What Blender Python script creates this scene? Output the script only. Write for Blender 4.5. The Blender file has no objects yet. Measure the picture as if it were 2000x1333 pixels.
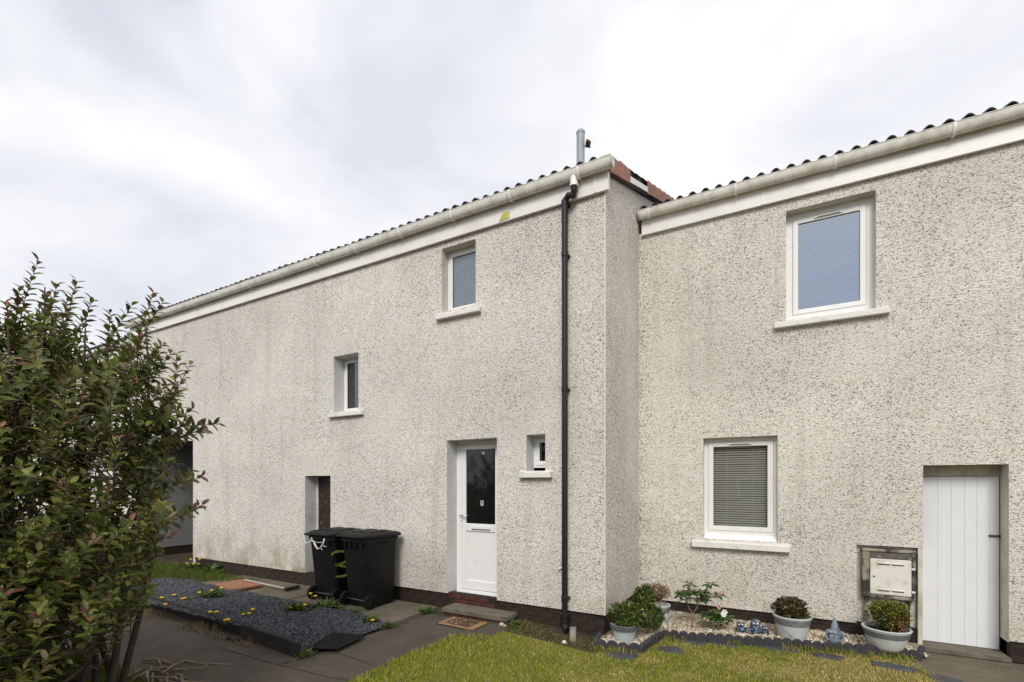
import bpy, bmesh, math, random
import numpy as np
from mathutils import Vector, Matrix
random.seed(7); rng = np.random.default_rng(7)
R = math.radians
SC = bpy.context.scene
COL = SC.collection

# ------------------------------------------------------------------ camera
FPX, U0, VH = 930.0, 1000.0, 942.0          # focal length, principal column and horizon row in photo pixels
YAW = math.atan(523.0/930.0)
CZ = 1.80
cam_d = bpy.data.cameras.new('camera'); cam = bpy.data.objects.new('camera', cam_d); COL.objects.link(cam)
cam.location = (0, 0, CZ); cam.rotation_euler = (R(90), 0, YAW)
cam_d.sensor_width = 36; cam_d.lens = FPX/2000*36; cam_d.shift_y = (VH-666.5)/2000
cam_d.clip_start = .05; cam_d.clip_end = 2000
SC.camera = cam
# ------------------------------------------------------------------ world, sun, exposure
SUN_EL, SUN_AZ = 40.0, 162.0      # azimuth from +Y, clockwise
w = bpy.data.worlds.new('World'); SC.world = w; w.use_nodes = True
nt = w.node_tree; nt.nodes.clear()
def N(t, **k):
    n = nt.nodes.new(t)
    for a, b in k.items(): setattr(n, a, b)
    return n
out = N('ShaderNodeOutputWorld'); bg = N('ShaderNodeBackground'); nt.links.new(bg.outputs[0], out.inputs[0])
sky = N('ShaderNodeTexSky', sky_type='NISHITA', sun_disc=False, sun_elevation=R(SUN_EL), sun_rotation=R(SUN_AZ))
tc = N('ShaderNodeTexCoord'); mp = N('ShaderNodeMapping'); mp.inputs['Scale'].default_value = (1, 1, 1.7); mp.inputs['Location'].default_value = (5.3, 1.9, .7)
nt.links.new(tc.outputs['Generated'], mp.inputs[0])
n1 = N('ShaderNodeTexNoise'); n1.inputs['Scale'].default_value = 2.3; n1.inputs['Detail'].default_value = 5; n1.inputs['Roughness'].default_value = .5
n1.inputs['Distortion'].default_value = .3
nt.links.new(mp.outputs[0], n1.inputs[0])
r1 = N('ShaderNodeValToRGB'); r1.color_ramp.elements[0].position = .34; r1.color_ramp.elements[1].position = .58
r1.color_ramp.elements[0].color = (.49, .51, .565, 1); r1.color_ramp.elements[1].color = (.66, .662, .668, 1)
nt.links.new(n1.outputs['Fac'], r1.inputs[0])
n2 = N('ShaderNodeTexNoise'); n2.inputs['Scale'].default_value = 1.5; n2.inputs['Detail'].default_value = 4
mp2 = N('ShaderNodeMapping'); mp2.inputs['Location'].default_value = (.4, 2.2, 5.0); mp2.inputs['Rotation'].default_value = (0, 0, R(-21)); nt.links.new(tc.outputs['Generated'], mp2.inputs[0]); nt.links.new(mp2.outputs[0], n2.inputs[0])
r2 = N('ShaderNodeValToRGB'); r2.color_ramp.elements[0].position = .60; r2.color_ramp.elements[1].position = .75
r2.color_ramp.elements[0].color = (0, 0, 0, 1); r2.color_ramp.elements[1].color = (.5, .5, .5, 1)
nt.links.new(n2.outputs['Fac'], r2.inputs[0])
sm = N('ShaderNodeVectorMath', operation='SCALE'); sm.inputs['Scale'].default_value = .125
nt.links.new(sky.outputs[0], sm.inputs[0])
mx = N('ShaderNodeMix', data_type='RGBA')
nt.links.new(r2.outputs[0], mx.inputs['Factor']); nt.links.new(r1.outputs[0], mx.inputs['A']); nt.links.new(sm.outputs[0], mx.inputs['B'])
nt.links.new(mx.outputs['Result'], bg.inputs[0]); bg.inputs[1].default_value = 1.0
sd = bpy.data.lights.new('sun', 'SUN'); sd.energy = 1.5; sd.angle = R(22); sd.color = (1, .96, .90)
sun = bpy.data.objects.new('sun', sd); COL.objects.link(sun)
sdir = Vector((math.sin(R(SUN_AZ))*math.cos(R(SUN_EL)), math.cos(R(SUN_AZ))*math.cos(R(SUN_EL)), math.sin(R(SUN_EL))))
sun.rotation_euler = sdir.to_track_quat('Z', 'Y').to_euler()
sun.location = (0, 0, 12)
SC.view_settings.view_transform = 'Standard'; SC.view_settings.look = 'None'
SC.view_settings.exposure = 0.62; SC.view_settings.gamma = 1
SC.render.engine = 'CYCLES'; SC.cycles.use_denoising = True
SC.cycles.max_bounces = 8; SC.cycles.transparent_max_bounces = 12

# ------------------------------------------------------------------ photo pixel -> place (depth always from a plane it touches)
FWD = Vector((-math.sin(YAW), math.cos(YAW), 0)); RGT = Vector((math.cos(YAW), math.sin(YAW), 0))
CAMP = Vector((0, 0, CZ))
def ray(u, v): return FWD + RGT*((u-U0)/FPX) + Vector((0, 0, (VH-v)/FPX))
def PY(u, v, Y): d = ray(u, v); return CAMP + d*(Y/d.y)
def PX(u, v, X): d = ray(u, v); return CAMP + d*(X/d.x)
def PZ(u, v, Z): d = ray(u, v); return CAMP + d*((Z-CZ)/d.z)
def PD(u, v, D): return CAMP + ray(u, v)*D
def zg(x, y=0):
    t = min(1, max(0, (x+3.3)/2.2)); t = t*t*(3-2*t)
    q = min(1, max(0, (x-1.12)/.45)); q = q*q*(3-2*q)
    return -.10*t - .075*q
def PG(u, v, dz=0):
    z = -.05
    for _ in range(6):
        p = PZ(u, v, z+dz); z = zg(p.x, p.y)
    return PZ(u, v, z+dz)

# ------------------------------------------------------------------ materials
MATS = {}
def newmat(name):
    m = bpy.data.materials.new(name); m.use_nodes = True; MATS[name] = m
    return m, m.node_tree, m.node_tree.nodes['Principled BSDF']
def mat(name, col, rough=.6, var=.12, vscale=8, bump=0, bscale=60, metal=0, spec=.5, dirt=None, dscale=3, dlo=.5, dhi=.7, bdist=.01, stretch=None):
    m, t, p = newmat(name)
    tcx = t.nodes.new('ShaderNodeTexCoord')
    src = tcx.outputs['Object']
    if stretch:
        mpn = t.nodes.new('ShaderNodeMapping'); mpn.inputs['Scale'].default_value = stretch; t.links.new(src, mpn.inputs[0]); src = mpn.outputs[0]
    n = t.nodes.new('ShaderNodeTexNoise'); n.inputs['Scale'].default_value = vscale; n.inputs['Detail'].default_value = 6; n.inputs['Roughness'].default_value = .6
    t.links.new(src, n.inputs[0])
    rp = t.nodes.new('ShaderNodeValToRGB'); rp.color_ramp.elements[0].position = .3; rp.color_ramp.elements[1].position = .7
    c = col[:3]
    rp.color_ramp.elements[0].color = (*[x*(1-var) for x in c], 1); rp.color_ramp.elements[1].color = (*[min(1, x*(1+var)) for x in c], 1)
    t.links.new(n.outputs['Fac'], rp.inputs[0]); co = rp.outputs[0]
    if dirt:
        nd = t.nodes.new('ShaderNodeTexNoise'); nd.inputs['Scale'].default_value = dscale; nd.inputs['Detail'].default_value = 8; nd.inputs['Roughness'].default_value = .65
        t.links.new(src, nd.inputs[0])
        mr = t.nodes.new('ShaderNodeMapRange'); mr.inputs['From Min'].default_value = dlo; mr.inputs['From Max'].default_value = dhi
        t.links.new(nd.outputs['Fac'], mr.inputs[0])
        mm = t.nodes.new('ShaderNodeMix'); mm.data_type = 'RGBA'; t.links.new(mr.outputs[0], mm.inputs['Factor']); t.links.new(co, mm.inputs['A']); mm.inputs['B'].default_value = (*dirt, 1)
        co = mm.outputs['Result']
    t.links.new(co, p.inputs['Base Color'])
    p.inputs['Roughness'].default_value = rough; p.inputs['Metallic'].default_value = metal; p.inputs['Specular IOR Level'].default_value = spec
    if bump:
        nb = t.nodes.new('ShaderNodeTexNoise'); nb.inputs['Scale'].default_value = bscale; nb.inputs['Detail'].default_value = 5
        t.links.new(src, nb.inputs[0])
        b = t.nodes.new('ShaderNodeBump'); b.inputs['Strength'].default_value = bump; b.inputs['Distance'].default_value = bdist
        t.links.new(nb.outputs['Fac'], b.inputs['Height']); t.links.new(b.outputs[0], p.inputs['Normal'])
    return m

def roughcast(name, tint, zbase):
    """dry-dash render: cream and tan chippings, pit shadows painted as dark specks, grime near the corner, algae above the base line"""
    m, t, p = newmat(name); L = t.links.new
    def nd(ty, **k):
        n = t.nodes.new(ty)
        for a, b in k.items(): setattr(n, a, b)
        return n
    geo = nd('ShaderNodeNewGeometry'); pos = geo.outputs['Position']
    # chippings
    wob = nd('ShaderNodeTexNoise'); wob.inputs['Scale'].default_value = 60; wob.inputs['Detail'].default_value = 2; L(pos, wob.inputs[0])
    wsc = nd('ShaderNodeVectorMath', operation='SCALE'); wsc.inputs['Scale'].default_value = .014; L(wob.outputs['Color'], wsc.inputs[0])
    wad = nd('ShaderNodeVectorMath', operation='ADD'); L(pos, wad.inputs[0]); L(wsc.outputs[0], wad.inputs[1])
    map_ = nd('ShaderNodeMapping'); map_.inputs['Scale'].default_value = (1, 1, 1.45); L(wad.outputs[0], map_.inputs[0])
    vo = nd('ShaderNodeTexVoronoi'); vo.inputs['Scale'].default_value = 74; vo.inputs['Randomness'].default_value = 1; L(map_.outputs[0], vo.inputs['Vector'])
    sep = nd('ShaderNodeSeparateColor'); L(vo.outputs['Color'], sep.inputs[0])
    rc = nd('ShaderNodeValToRGB'); cr = rc.color_ramp
    cr.elements[0].position = 0; cr.elements[0].color = (.66, .58, .49, 1); cr.elements[1].position = 1; cr.elements[1].color = (.93, .915, .89, 1)
    e = cr.elements.new(.25); e.color = (.80, .75, .68, 1)
    e = cr.elements.new(.55); e.color = (.88, .85, .80, 1)
    L(sep.outputs[0], rc.inputs[0])
    tn = nd('ShaderNodeMix', data_type='RGBA', blend_type='MULTIPLY'); tn.inputs['Factor'].default_value = 1; tn.inputs['B'].default_value = (*tint, 1); L(rc.outputs[0], tn.inputs['A'])
    # pits: their shadows painted in as dark colour
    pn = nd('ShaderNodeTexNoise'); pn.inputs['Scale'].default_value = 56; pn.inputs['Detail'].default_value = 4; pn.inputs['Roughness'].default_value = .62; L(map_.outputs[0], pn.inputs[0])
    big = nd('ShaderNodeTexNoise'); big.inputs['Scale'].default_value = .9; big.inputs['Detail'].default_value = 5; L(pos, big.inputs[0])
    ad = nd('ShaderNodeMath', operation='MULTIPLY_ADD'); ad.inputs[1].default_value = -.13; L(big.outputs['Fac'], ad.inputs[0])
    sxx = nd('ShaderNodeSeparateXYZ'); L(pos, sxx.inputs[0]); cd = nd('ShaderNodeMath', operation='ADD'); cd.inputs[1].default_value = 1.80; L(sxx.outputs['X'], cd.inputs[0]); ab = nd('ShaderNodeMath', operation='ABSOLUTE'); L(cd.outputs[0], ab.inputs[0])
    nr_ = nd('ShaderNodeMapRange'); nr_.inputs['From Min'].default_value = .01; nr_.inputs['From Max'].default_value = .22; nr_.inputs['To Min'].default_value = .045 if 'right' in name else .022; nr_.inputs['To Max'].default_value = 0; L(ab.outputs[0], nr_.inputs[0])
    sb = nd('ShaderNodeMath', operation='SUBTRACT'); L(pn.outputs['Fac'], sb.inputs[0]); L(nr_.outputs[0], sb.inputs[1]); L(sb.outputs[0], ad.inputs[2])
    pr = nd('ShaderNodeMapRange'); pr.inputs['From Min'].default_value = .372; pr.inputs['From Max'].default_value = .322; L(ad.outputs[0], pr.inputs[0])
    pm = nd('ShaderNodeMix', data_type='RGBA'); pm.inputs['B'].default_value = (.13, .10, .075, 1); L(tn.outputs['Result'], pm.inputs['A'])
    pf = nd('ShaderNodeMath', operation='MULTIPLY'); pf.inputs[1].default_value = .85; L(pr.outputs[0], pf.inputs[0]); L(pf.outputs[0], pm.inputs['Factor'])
    # broad weathering
    bw = nd('ShaderNodeTexNoise'); bw.inputs['Scale'].default_value = .55; bw.inputs['Detail'].default_value = 7; bw.inputs['Roughness'].default_value = .6; L(pos, bw.inputs[0])
    br = nd('ShaderNodeMapRange'); br.inputs['From Min'].default_value = .35; br.inputs['From Max'].default_value = .7; br.inputs['To Min'].default_value = .86; br.inputs['To Max'].default_value = 1.06; L(bw.outputs['Fac'], br.inputs[0])
    wm = nd('ShaderNodeVectorMath', operation='SCALE'); L(pm.outputs['Result'], wm.inputs[0]); L(br.outputs[0], wm.inputs['Scale'])
    # rain streaks, tall and narrow
    smap = nd('ShaderNodeMapping'); smap.inputs['Scale'].default_value = (5, 5, .35); L(pos, smap.inputs[0])
    sn = nd('ShaderNodeTexNoise'); sn.inputs['Scale'].default_value = 1; sn.inputs['Detail'].default_value = 5; L(smap.outputs[0], sn.inputs[0])
    sr = nd('ShaderNodeMapRange'); sr.inputs['From Min'].default_value = .55; sr.inputs['From Max'].default_value = .8; sr.inputs['To Max'].default_value = .35; L(sn.outputs['Fac'], sr.inputs[0])
    smx = nd('ShaderNodeMix', data_type='RGBA'); smx.inputs['B'].default_value = (.36, .33, .28, 1); L(wm.outputs[0], smx.inputs['A']); L(sr.outputs[0], smx.inputs['Factor'])
    # algae at the foot of the wall
    sx = nd('ShaderNodeSeparateXYZ'); L(pos, sx.inputs[0])
    hz = nd('ShaderNodeMapRange'); hz.inputs['From Min'].default_value = zbase+.75; hz.inputs['From Max'].default_value = zbase; L(sx.outputs['Z'], hz.inputs[0])
    an = nd('ShaderNodeTexNoise'); an.inputs['Scale'].default_value = 2.2; an.inputs['Detail'].default_value = 6; L(pos, an.inputs[0])
    ar = nd('ShaderNodeMapRange'); ar.inputs['From Min'].default_value = .38; ar.inputs['From Max'].default_value = .68; L(an.outputs['Fac'], ar.inputs[0])
    xm = nd('ShaderNodeMapRange'); xm.inputs['From Min'].default_value = -3; xm.inputs['From Max'].default_value = -8; xm.inputs['To Min'].default_value = .4; xm.inputs['To Max'].default_value = 1.0; L(sx.outputs['X'], xm.inputs[0])
    m1 = nd('ShaderNodeMath', operation='MULTIPLY'); L(hz.outputs[0], m1.inputs[0]); L(ar.outputs[0], m1.inputs[1])
    m2 = nd('ShaderNodeMath', operation='MULTIPLY'); L(m1.outputs[0], m2.inputs[0]); L(xm.outputs[0], m2.inputs[1])
    am = nd('ShaderNodeMix', data_type='RGBA'); am.inputs['B'].default_value = (.27, .23, .12, 1); L(smx.outputs['Result'], am.inputs['A']); L(m2.outputs[0], am.inputs['Factor'])
    L(am.outputs['Result'], p.inputs['Base Color'])
    p.inputs['Roughness'].default_value = .9; p.inputs['Specular IOR Level'].default_value = .2
    hs = nd('ShaderNodeMath', operation='MULTIPLY_ADD'); hs.inputs[1].default_value = -.6; L(vo.outputs['Distance'], hs.inputs[0]); L(pn.outputs['Fac'], hs.inputs[2])
    b = nd('ShaderNodeBump'); b.inputs['Strength'].default_value = .9; b.inputs['Distance'].default_value = .016; L(hs.outputs[0], b.inputs['Height']); L(b.outputs[0], p.inputs['Normal'])
    return m

def vcol_mat(name, rough=.5, trans=.25, spec=.4):
    m, t, p = newmat(name)
    a = t.nodes.new('ShaderNodeAttribute'); a.attribute_name = 'Col'
    t.links.new(a.outputs['Color'], p.inputs['Base Color']); p.inputs['Roughness'].default_value = rough; p.inputs['Specular IOR Level'].default_value = spec
    if trans:
        tr = t.nodes.new('ShaderNodeBsdfTranslucent'); t.links.new(a.outputs['Color'], tr.inputs[0])
        ms = t.nodes.new('ShaderNodeMixShader'); ms.inputs[0].default_value = trans
        t.links.new(p.outputs[0], ms.inputs[1]); t.links.new(tr.outputs[0], ms.inputs[2])
        t.links.new(ms.outputs[0], t.nodes['Material Output'].inputs[0])
    return m
def glass_mat(name, tint=(.85, .9, .93), refl=.10):
    m, t, p = newmat(name); t.nodes.remove(p)
    tr = t.nodes.new('ShaderNodeBsdfTransparent'); tr.inputs[0].default_value = (*tint, 1)
    gl = t.nodes.new('ShaderNodeBsdfGlossy'); gl.inputs['Roughness'].default_value = .015; gl.inputs[0].default_value = (.9, .95, 1, 1)
    fr = t.nodes.new('ShaderNodeFresnel'); fr.inputs[0].default_value = 1.52
    ad = t.nodes.new('ShaderNodeMath'); ad.operation = 'ADD'; ad.inputs[1].default_value = refl; ad.use_clamp = True; t.links.new(fr.outputs[0], ad.inputs[0])
    nz = t.nodes.new('ShaderNodeTexNoise'); nz.inputs['Scale'].default_value = 2.5
    tcx = t.nodes.new('ShaderNodeTexCoord'); t.links.new(tcx.outputs['Object'], nz.inputs[0])
    bp = t.nodes.new('ShaderNodeBump'); bp.inputs['Strength'].default_value = .05; bp.inputs['Distance'].default_value = .02; t.links.new(nz.outputs['Fac'], bp.inputs['Height']); t.links.new(bp.outputs[0], gl.inputs['Normal'])
    ms = t.nodes.new('ShaderNodeMixShader'); t.links.new(ad.outputs[0], ms.inputs[0]); t.links.new(tr.outputs[0], ms.inputs[1]); t.links.new(gl.outputs[0], ms.inputs[2])
    t.links.new(ms.outputs[0], t.nodes['Material Output'].inputs[0])
    return m

Z_RL = CZ - 1.58     # foot of the render, left house
Z_RR = CZ - 1.69     # foot of the render, right house
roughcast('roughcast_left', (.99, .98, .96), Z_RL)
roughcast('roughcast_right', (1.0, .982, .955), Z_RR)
mat('reveal_paint', (.62, .62, .60), .7, .06, 5, .25, 60, dirt=(.36, .35, .32), dscale=2.4, dlo=.52, dhi=.85)
mat('passage_shade_paint', (.26, .26, .26), .8, .12, 4)  # wall paint darkened to stand in for the passage's low light
mat('reveal_cream', (.62, .59, .52), .7, .08, 5, .25, 60, dirt=(.36, .33, .27), dscale=2.6, dlo=.52, dhi=.8)
mat('upvc', (.80, .80, .79), .28, .015, 6, dirt=(.66, .65, .62), dscale=5, dlo=.55, dhi=.9)
mat('upvc_cream', (.76, .75, .70), .35, .03, 5, dirt=(.55, .53, .45), dscale=3, dlo=.5, dhi=.85)
mat('fascia', (.80, .79, .75), .35, .02, 4, dirt=(.62, .60, .53), dscale=2.2, dlo=.5, dhi=.85)
mat('gutter', (.76, .75, .68), .4, .06, 4, dirt=(.46, .43, .34), dscale=5, dlo=.46, dhi=.78, stretch=(1.4, 1, 1))
mat('gutter_clip', (.84, .83, .80), .35, .03, 4)
mat('sill', (.74, .73, .68), .6, .05, 8, .2, 80, dirt=(.40, .39, .27), dscale=9, dlo=.55, dhi=.75)
mat('plinth', (.024, .0145, .009), .75, .3, 9, .5, 40, dirt=(.048, .030, .019), dscale=6, dlo=.55, dhi=.78)
mat('plinth_red', (.060, .016, .012), .7, .3, 9, .5, 40, dirt=(.14, .08, .06), dscale=14, dlo=.6, dhi=.7)
mat('mortar', (.020, .0125, .008), .9, .2, 20, .4, 90)
mat('roof_tile', (.022, .022, .024), .75, .35, 9, .4, 70)
mat('verge_tile', (.36, .17, .12), .8, .22, 9, .35, 60, dirt=(.16, .09, .07), dscale=6, dlo=.55, dhi=.75)
mat('black_plastic', (.006, .006, .0065), .55, .25, 10, .08, 120)
mat('bin_plastic', (.0042, .0042, .0046), .5, .3, 6, .1, 150, spec=.3, dirt=(.012, .012, .012), dscale=5, dlo=.5, dhi=.8)
mat('rubber', (.006, .006, .006), .75, .3, 20, spec=.25)
mat('grey_pipe', (.33, .37, .40), .5, .06, 5, dirt=(.22, .24, .25), dscale=4, dlo=.5, dhi=.8)
mat('nest', (.14, .11, .06), .9, .5, 40, .8, 60)
mat('yellow_card', (.55, .52, .12), .6, .2, 8)
mat('clay_pipe', (.34, .31, .26), .85, .2, 14, .4, 60, dirt=(.16, .13, .10), dscale=9, dlo=.5, dhi=.7)
mat('concrete', (.165, .145, .108), .9, .25, 16, .6, 90, dirt=(.075, .062, .045), dscale=7, dlo=.48, dhi=.68)
mat('step_concrete', (.150, .130, .095), .9, .25, 18, .6, 90, dirt=(.07, .065, .035), dscale=9, dlo=.48, dhi=.7)
mat('brown_door', (.028, .012, .010), .45, .3, 5, .3, 25, dirt=(.20, .16, .14), dscale=17, dlo=.60, dhi=.64)
mat('door_black_glass', (.006, .006, .007), .05, .1, 3, spec=.6)
mat('steel', (.55, .55, .55), .3, .1, 20, metal=1)
mat('dark_steel', (.12, .115, .10), .5, .3, 20, metal=.7)
mat('print_dark', (.010, .010, .011), .5, .05)
mat('print_grey', (.42, .42, .42), .5, .05)
mat('print_blue', (.09, .24, .42), .5, .05)
mat('white_print', (.75, .75, .75), .5, .05)
mat('meter_frame', (.30, .265, .20), .8, .22, 8, .4, 50, dirt=(.035, .03, .024), dscale=6, dlo=.44, dhi=.58)
mat('meter_frame_dark', (.11, .10, .085), .85, .4, 16, .5, 50, dirt=(.30, .28, .24), dscale=12, dlo=.55, dhi=.65)
mat('meter_door', (.72, .70, .64), .5, .06, 5, dirt=(.40, .37, .29), dscale=5, dlo=.52, dhi=.75)
mat('slot_dark', (.03, .028, .025), .9)
mat('board_white', (.76, .77, .79), .4, .02, 6, dirt=(.50, .50, .49), dscale=14, dlo=.68, dhi=.74)
mat('frame_aged', (.60, .57, .49), .7, .08, 6, dirt=(.30, .27, .18), dscale=4, dlo=.5, dhi=.75)
mat('blind_white', (.78, .79, .80), .5, .03)
mat('blind_cream', (.86, .82, .74), .5, .05)
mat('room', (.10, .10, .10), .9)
mat('curtain', (.16, .16, .155), .9, .2, 20)
mat('obscure_glass', (.16, .20, .24), .22, .14, 30, .25, 60, spec=.8, stretch=(1, 1, .25))
glass_mat('glass', (.80, .86, .90), .10)
glass_mat('glass_clear', (.97, .98, .97), .03)
glass_mat('glass_up', (.62, .74, .90), .26)
mat('timber', (.016, .011, .008), .9, .4, 9, .6, 40, dirt=(.045, .03, .018), dscale=12, dlo=.55, dhi=.75, stretch=(1, 1, 3))
mat('slab_red', (.30, .125, .07), .9, .25, 12, .4, 60, dirt=(.17, .13, .09), dscale=5, dlo=.5, dhi=.72)
mat('broom_pole', (.42, .40, .36), .6, .1)
mat('mat_rubber', (.007, .007, .0075), .85, .3, 9, .5, 90, spec=.2)
mat('coir', (.30, .175, .075), .95, .22, 45, .8, 160, dirt=(.22, .15, .09), dscale=6, dlo=.5, dhi=.7)
mat('coir_text', (.055, .035, .02), .95, .3, 40, .5, 160)
mat('edging', (.036, .036, .041), .75, .3, 10, .5, 60, dirt=(.10, .095, .085), dscale=8, dlo=.55, dhi=.75)
mat('slate', (.055, .058, .066), .7, .3, 9, .4, 40, dirt=(.11, .10, .08), dscale=6, dlo=.55, dhi=.75)
mat('pot_grey', (.52, .55, .54), .6, .08, 10, .2, 60, dirt=(.28, .29, .27), dscale=12, dlo=.55, dhi=.7)
mat('pot_plain', (.47, .52, .53), .45, .05, 10, dirt=(.28, .31, .30), dscale=5, dlo=.55, dhi=.8)
mat('pot_band', (.085, .088, .09), .65, .2, 20, .3, 60)
mat('soil', (.030, .021, .014), .95, .5, 30, 1, 60)
mat('bark', (.060, .045, .033), .9, .4, 25, .7, 60, stretch=(1, 1, .3))
mat('bark_pale', (.25, .20, .14), .9, .25, 25, .5, 60)
mat('twig', (.20, .15, .095), .9, .5, 3, .3, 60)
mat('glaze_blue', (.035, .055, .10), .25, .6, 40, .2, 50, dirt=(.40, .48, .52), dscale=42, dlo=.54, dhi=.60)
mat('glaze_brown', (.12, .045, .025), .4, .2)
mat('gnome_stone', (.20, .25, .30), .65, .4, 30, .6, 40, dirt=(.05, .07, .10), dscale=16, dlo=.52, dhi=.62)
mat('lime_paint', (.10, .125, .006), .6, .5, 16, dirt=(.03, .035, .01), dscale=9, dlo=.5, dhi=.66)
mat('rag', (.62, .62, .58), .8, .2, 30)
mat('stone_white', (.62, .58, .52), .8, .2, 20)
mat('petal_pink', (.62, .22, .20), .6, .25, 20)
mat('petal_white', (.80, .78, .72), .6, .1, 20)
mat('dandelion', (.78, .52, .015), .7, .2, 60)
mat('brickwork_far', (.20, .08, .055), .9, .3, 6)
vcol_mat('leaf', .45, .28, .35); vcol_mat('leaf_glossy', .33, .18, .5); vcol_mat('grass', .7, .3, .2); vcol_mat('chips', .7, 0, .4); vcol_mat('pebbles', .8, 0, .3)

# ground materials
def ground_mat(name, c1, c2, c3, s1=2, s2=14, bump=.5, bs=120):
    m, t, p = newmat(name)
    g = t.nodes.new('ShaderNodeNewGeometry')
    a = t.nodes.new('ShaderNodeTexNoise'); a.inputs['Scale'].default_value = s1; a.inputs['Detail'].default_value = 7; a.inputs['Roughness'].default_value = .65; t.links.new(g.outputs['Position'], a.inputs[0])
    r = t.nodes.new('ShaderNodeValToRGB'); e = r.color_ramp.elements; e[0].position = .36; e[0].color = (*c1, 1); e[1].position = .64; e[1].color = (*c2, 1); t.links.new(a.outputs['Fac'], r.inputs[0])
    b = t.nodes.new('ShaderNodeTexNoise'); b.inputs['Scale'].default_value = s2; b.inputs['Detail'].default_value = 6; b.inputs['Roughness'].default_value = .7; t.links.new(g.outputs['Position'], b.inputs[0])
    mr = t.nodes.new('ShaderNodeMapRange'); mr.inputs['From Min'].default_value = .5; mr.inputs['From Max'].default_value = .75; mr.inputs['To Max'].default_value = .6; t.links.new(b.outputs['Fac'], mr.inputs[0])
    mm = t.nodes.new('ShaderNodeMix'); mm.data_type = 'RGBA'; mm.inputs['B'].default_value = (*c3, 1); t.links.new(r.outputs[0], mm.inputs['A']); t.links.new(mr.outputs[0], mm.inputs['Factor'])
    t.links.new(mm.outputs['Result'], p.inputs['Base Color']); p.inputs['Roughness'].default_value = .92; p.inputs['Specular IOR Level'].default_value = .25
    n = t.nodes.new('ShaderNodeTexNoise'); n.inputs['Scale'].default_value = bs; n.inputs['Detail'].default_value = 4; t.links.new(g.outputs['Position'], n.inputs[0])
    bp = t.nodes.new('ShaderNodeBump'); bp.inputs['Strength'].default_value = bump; bp.inputs['Distance'].default_value = .01; t.links.new(n.outputs['Fac'], bp.inputs['Height']); t.links.new(bp.outputs[0], p.inputs['Normal'])
    return m
ground_mat('soil_ground', (.045, .034, .022), (.075, .058, .036), (.05, .055, .02), 1.5, 9, .8, 60)
ground_mat('tarmac', (.066, .055, .043), (.098, .083, .066), (.20, .175, .14), 2.2, 95, 1, 160)
ground_mat('lawn_soil', (.10, .11, .022), (.20, .165, .05), (.26, .20, .09), 1.7, 22, .7, 120)
ground_mat('slab_beige', (.12, .10, .073), (.17, .145, .105), (.07, .06, .045), 2.4, 30, .5, 160)
ground_mat('gravel_base', (.025, .027, .032), (.05, .053, .06), (.07, .075, .085), 6, 40, .8, 80)
ground_mat('pebble_base', (.22, .18, .13), (.36, .30, .21), (.10, .08, .05), 8, 60, .8, 80)

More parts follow.
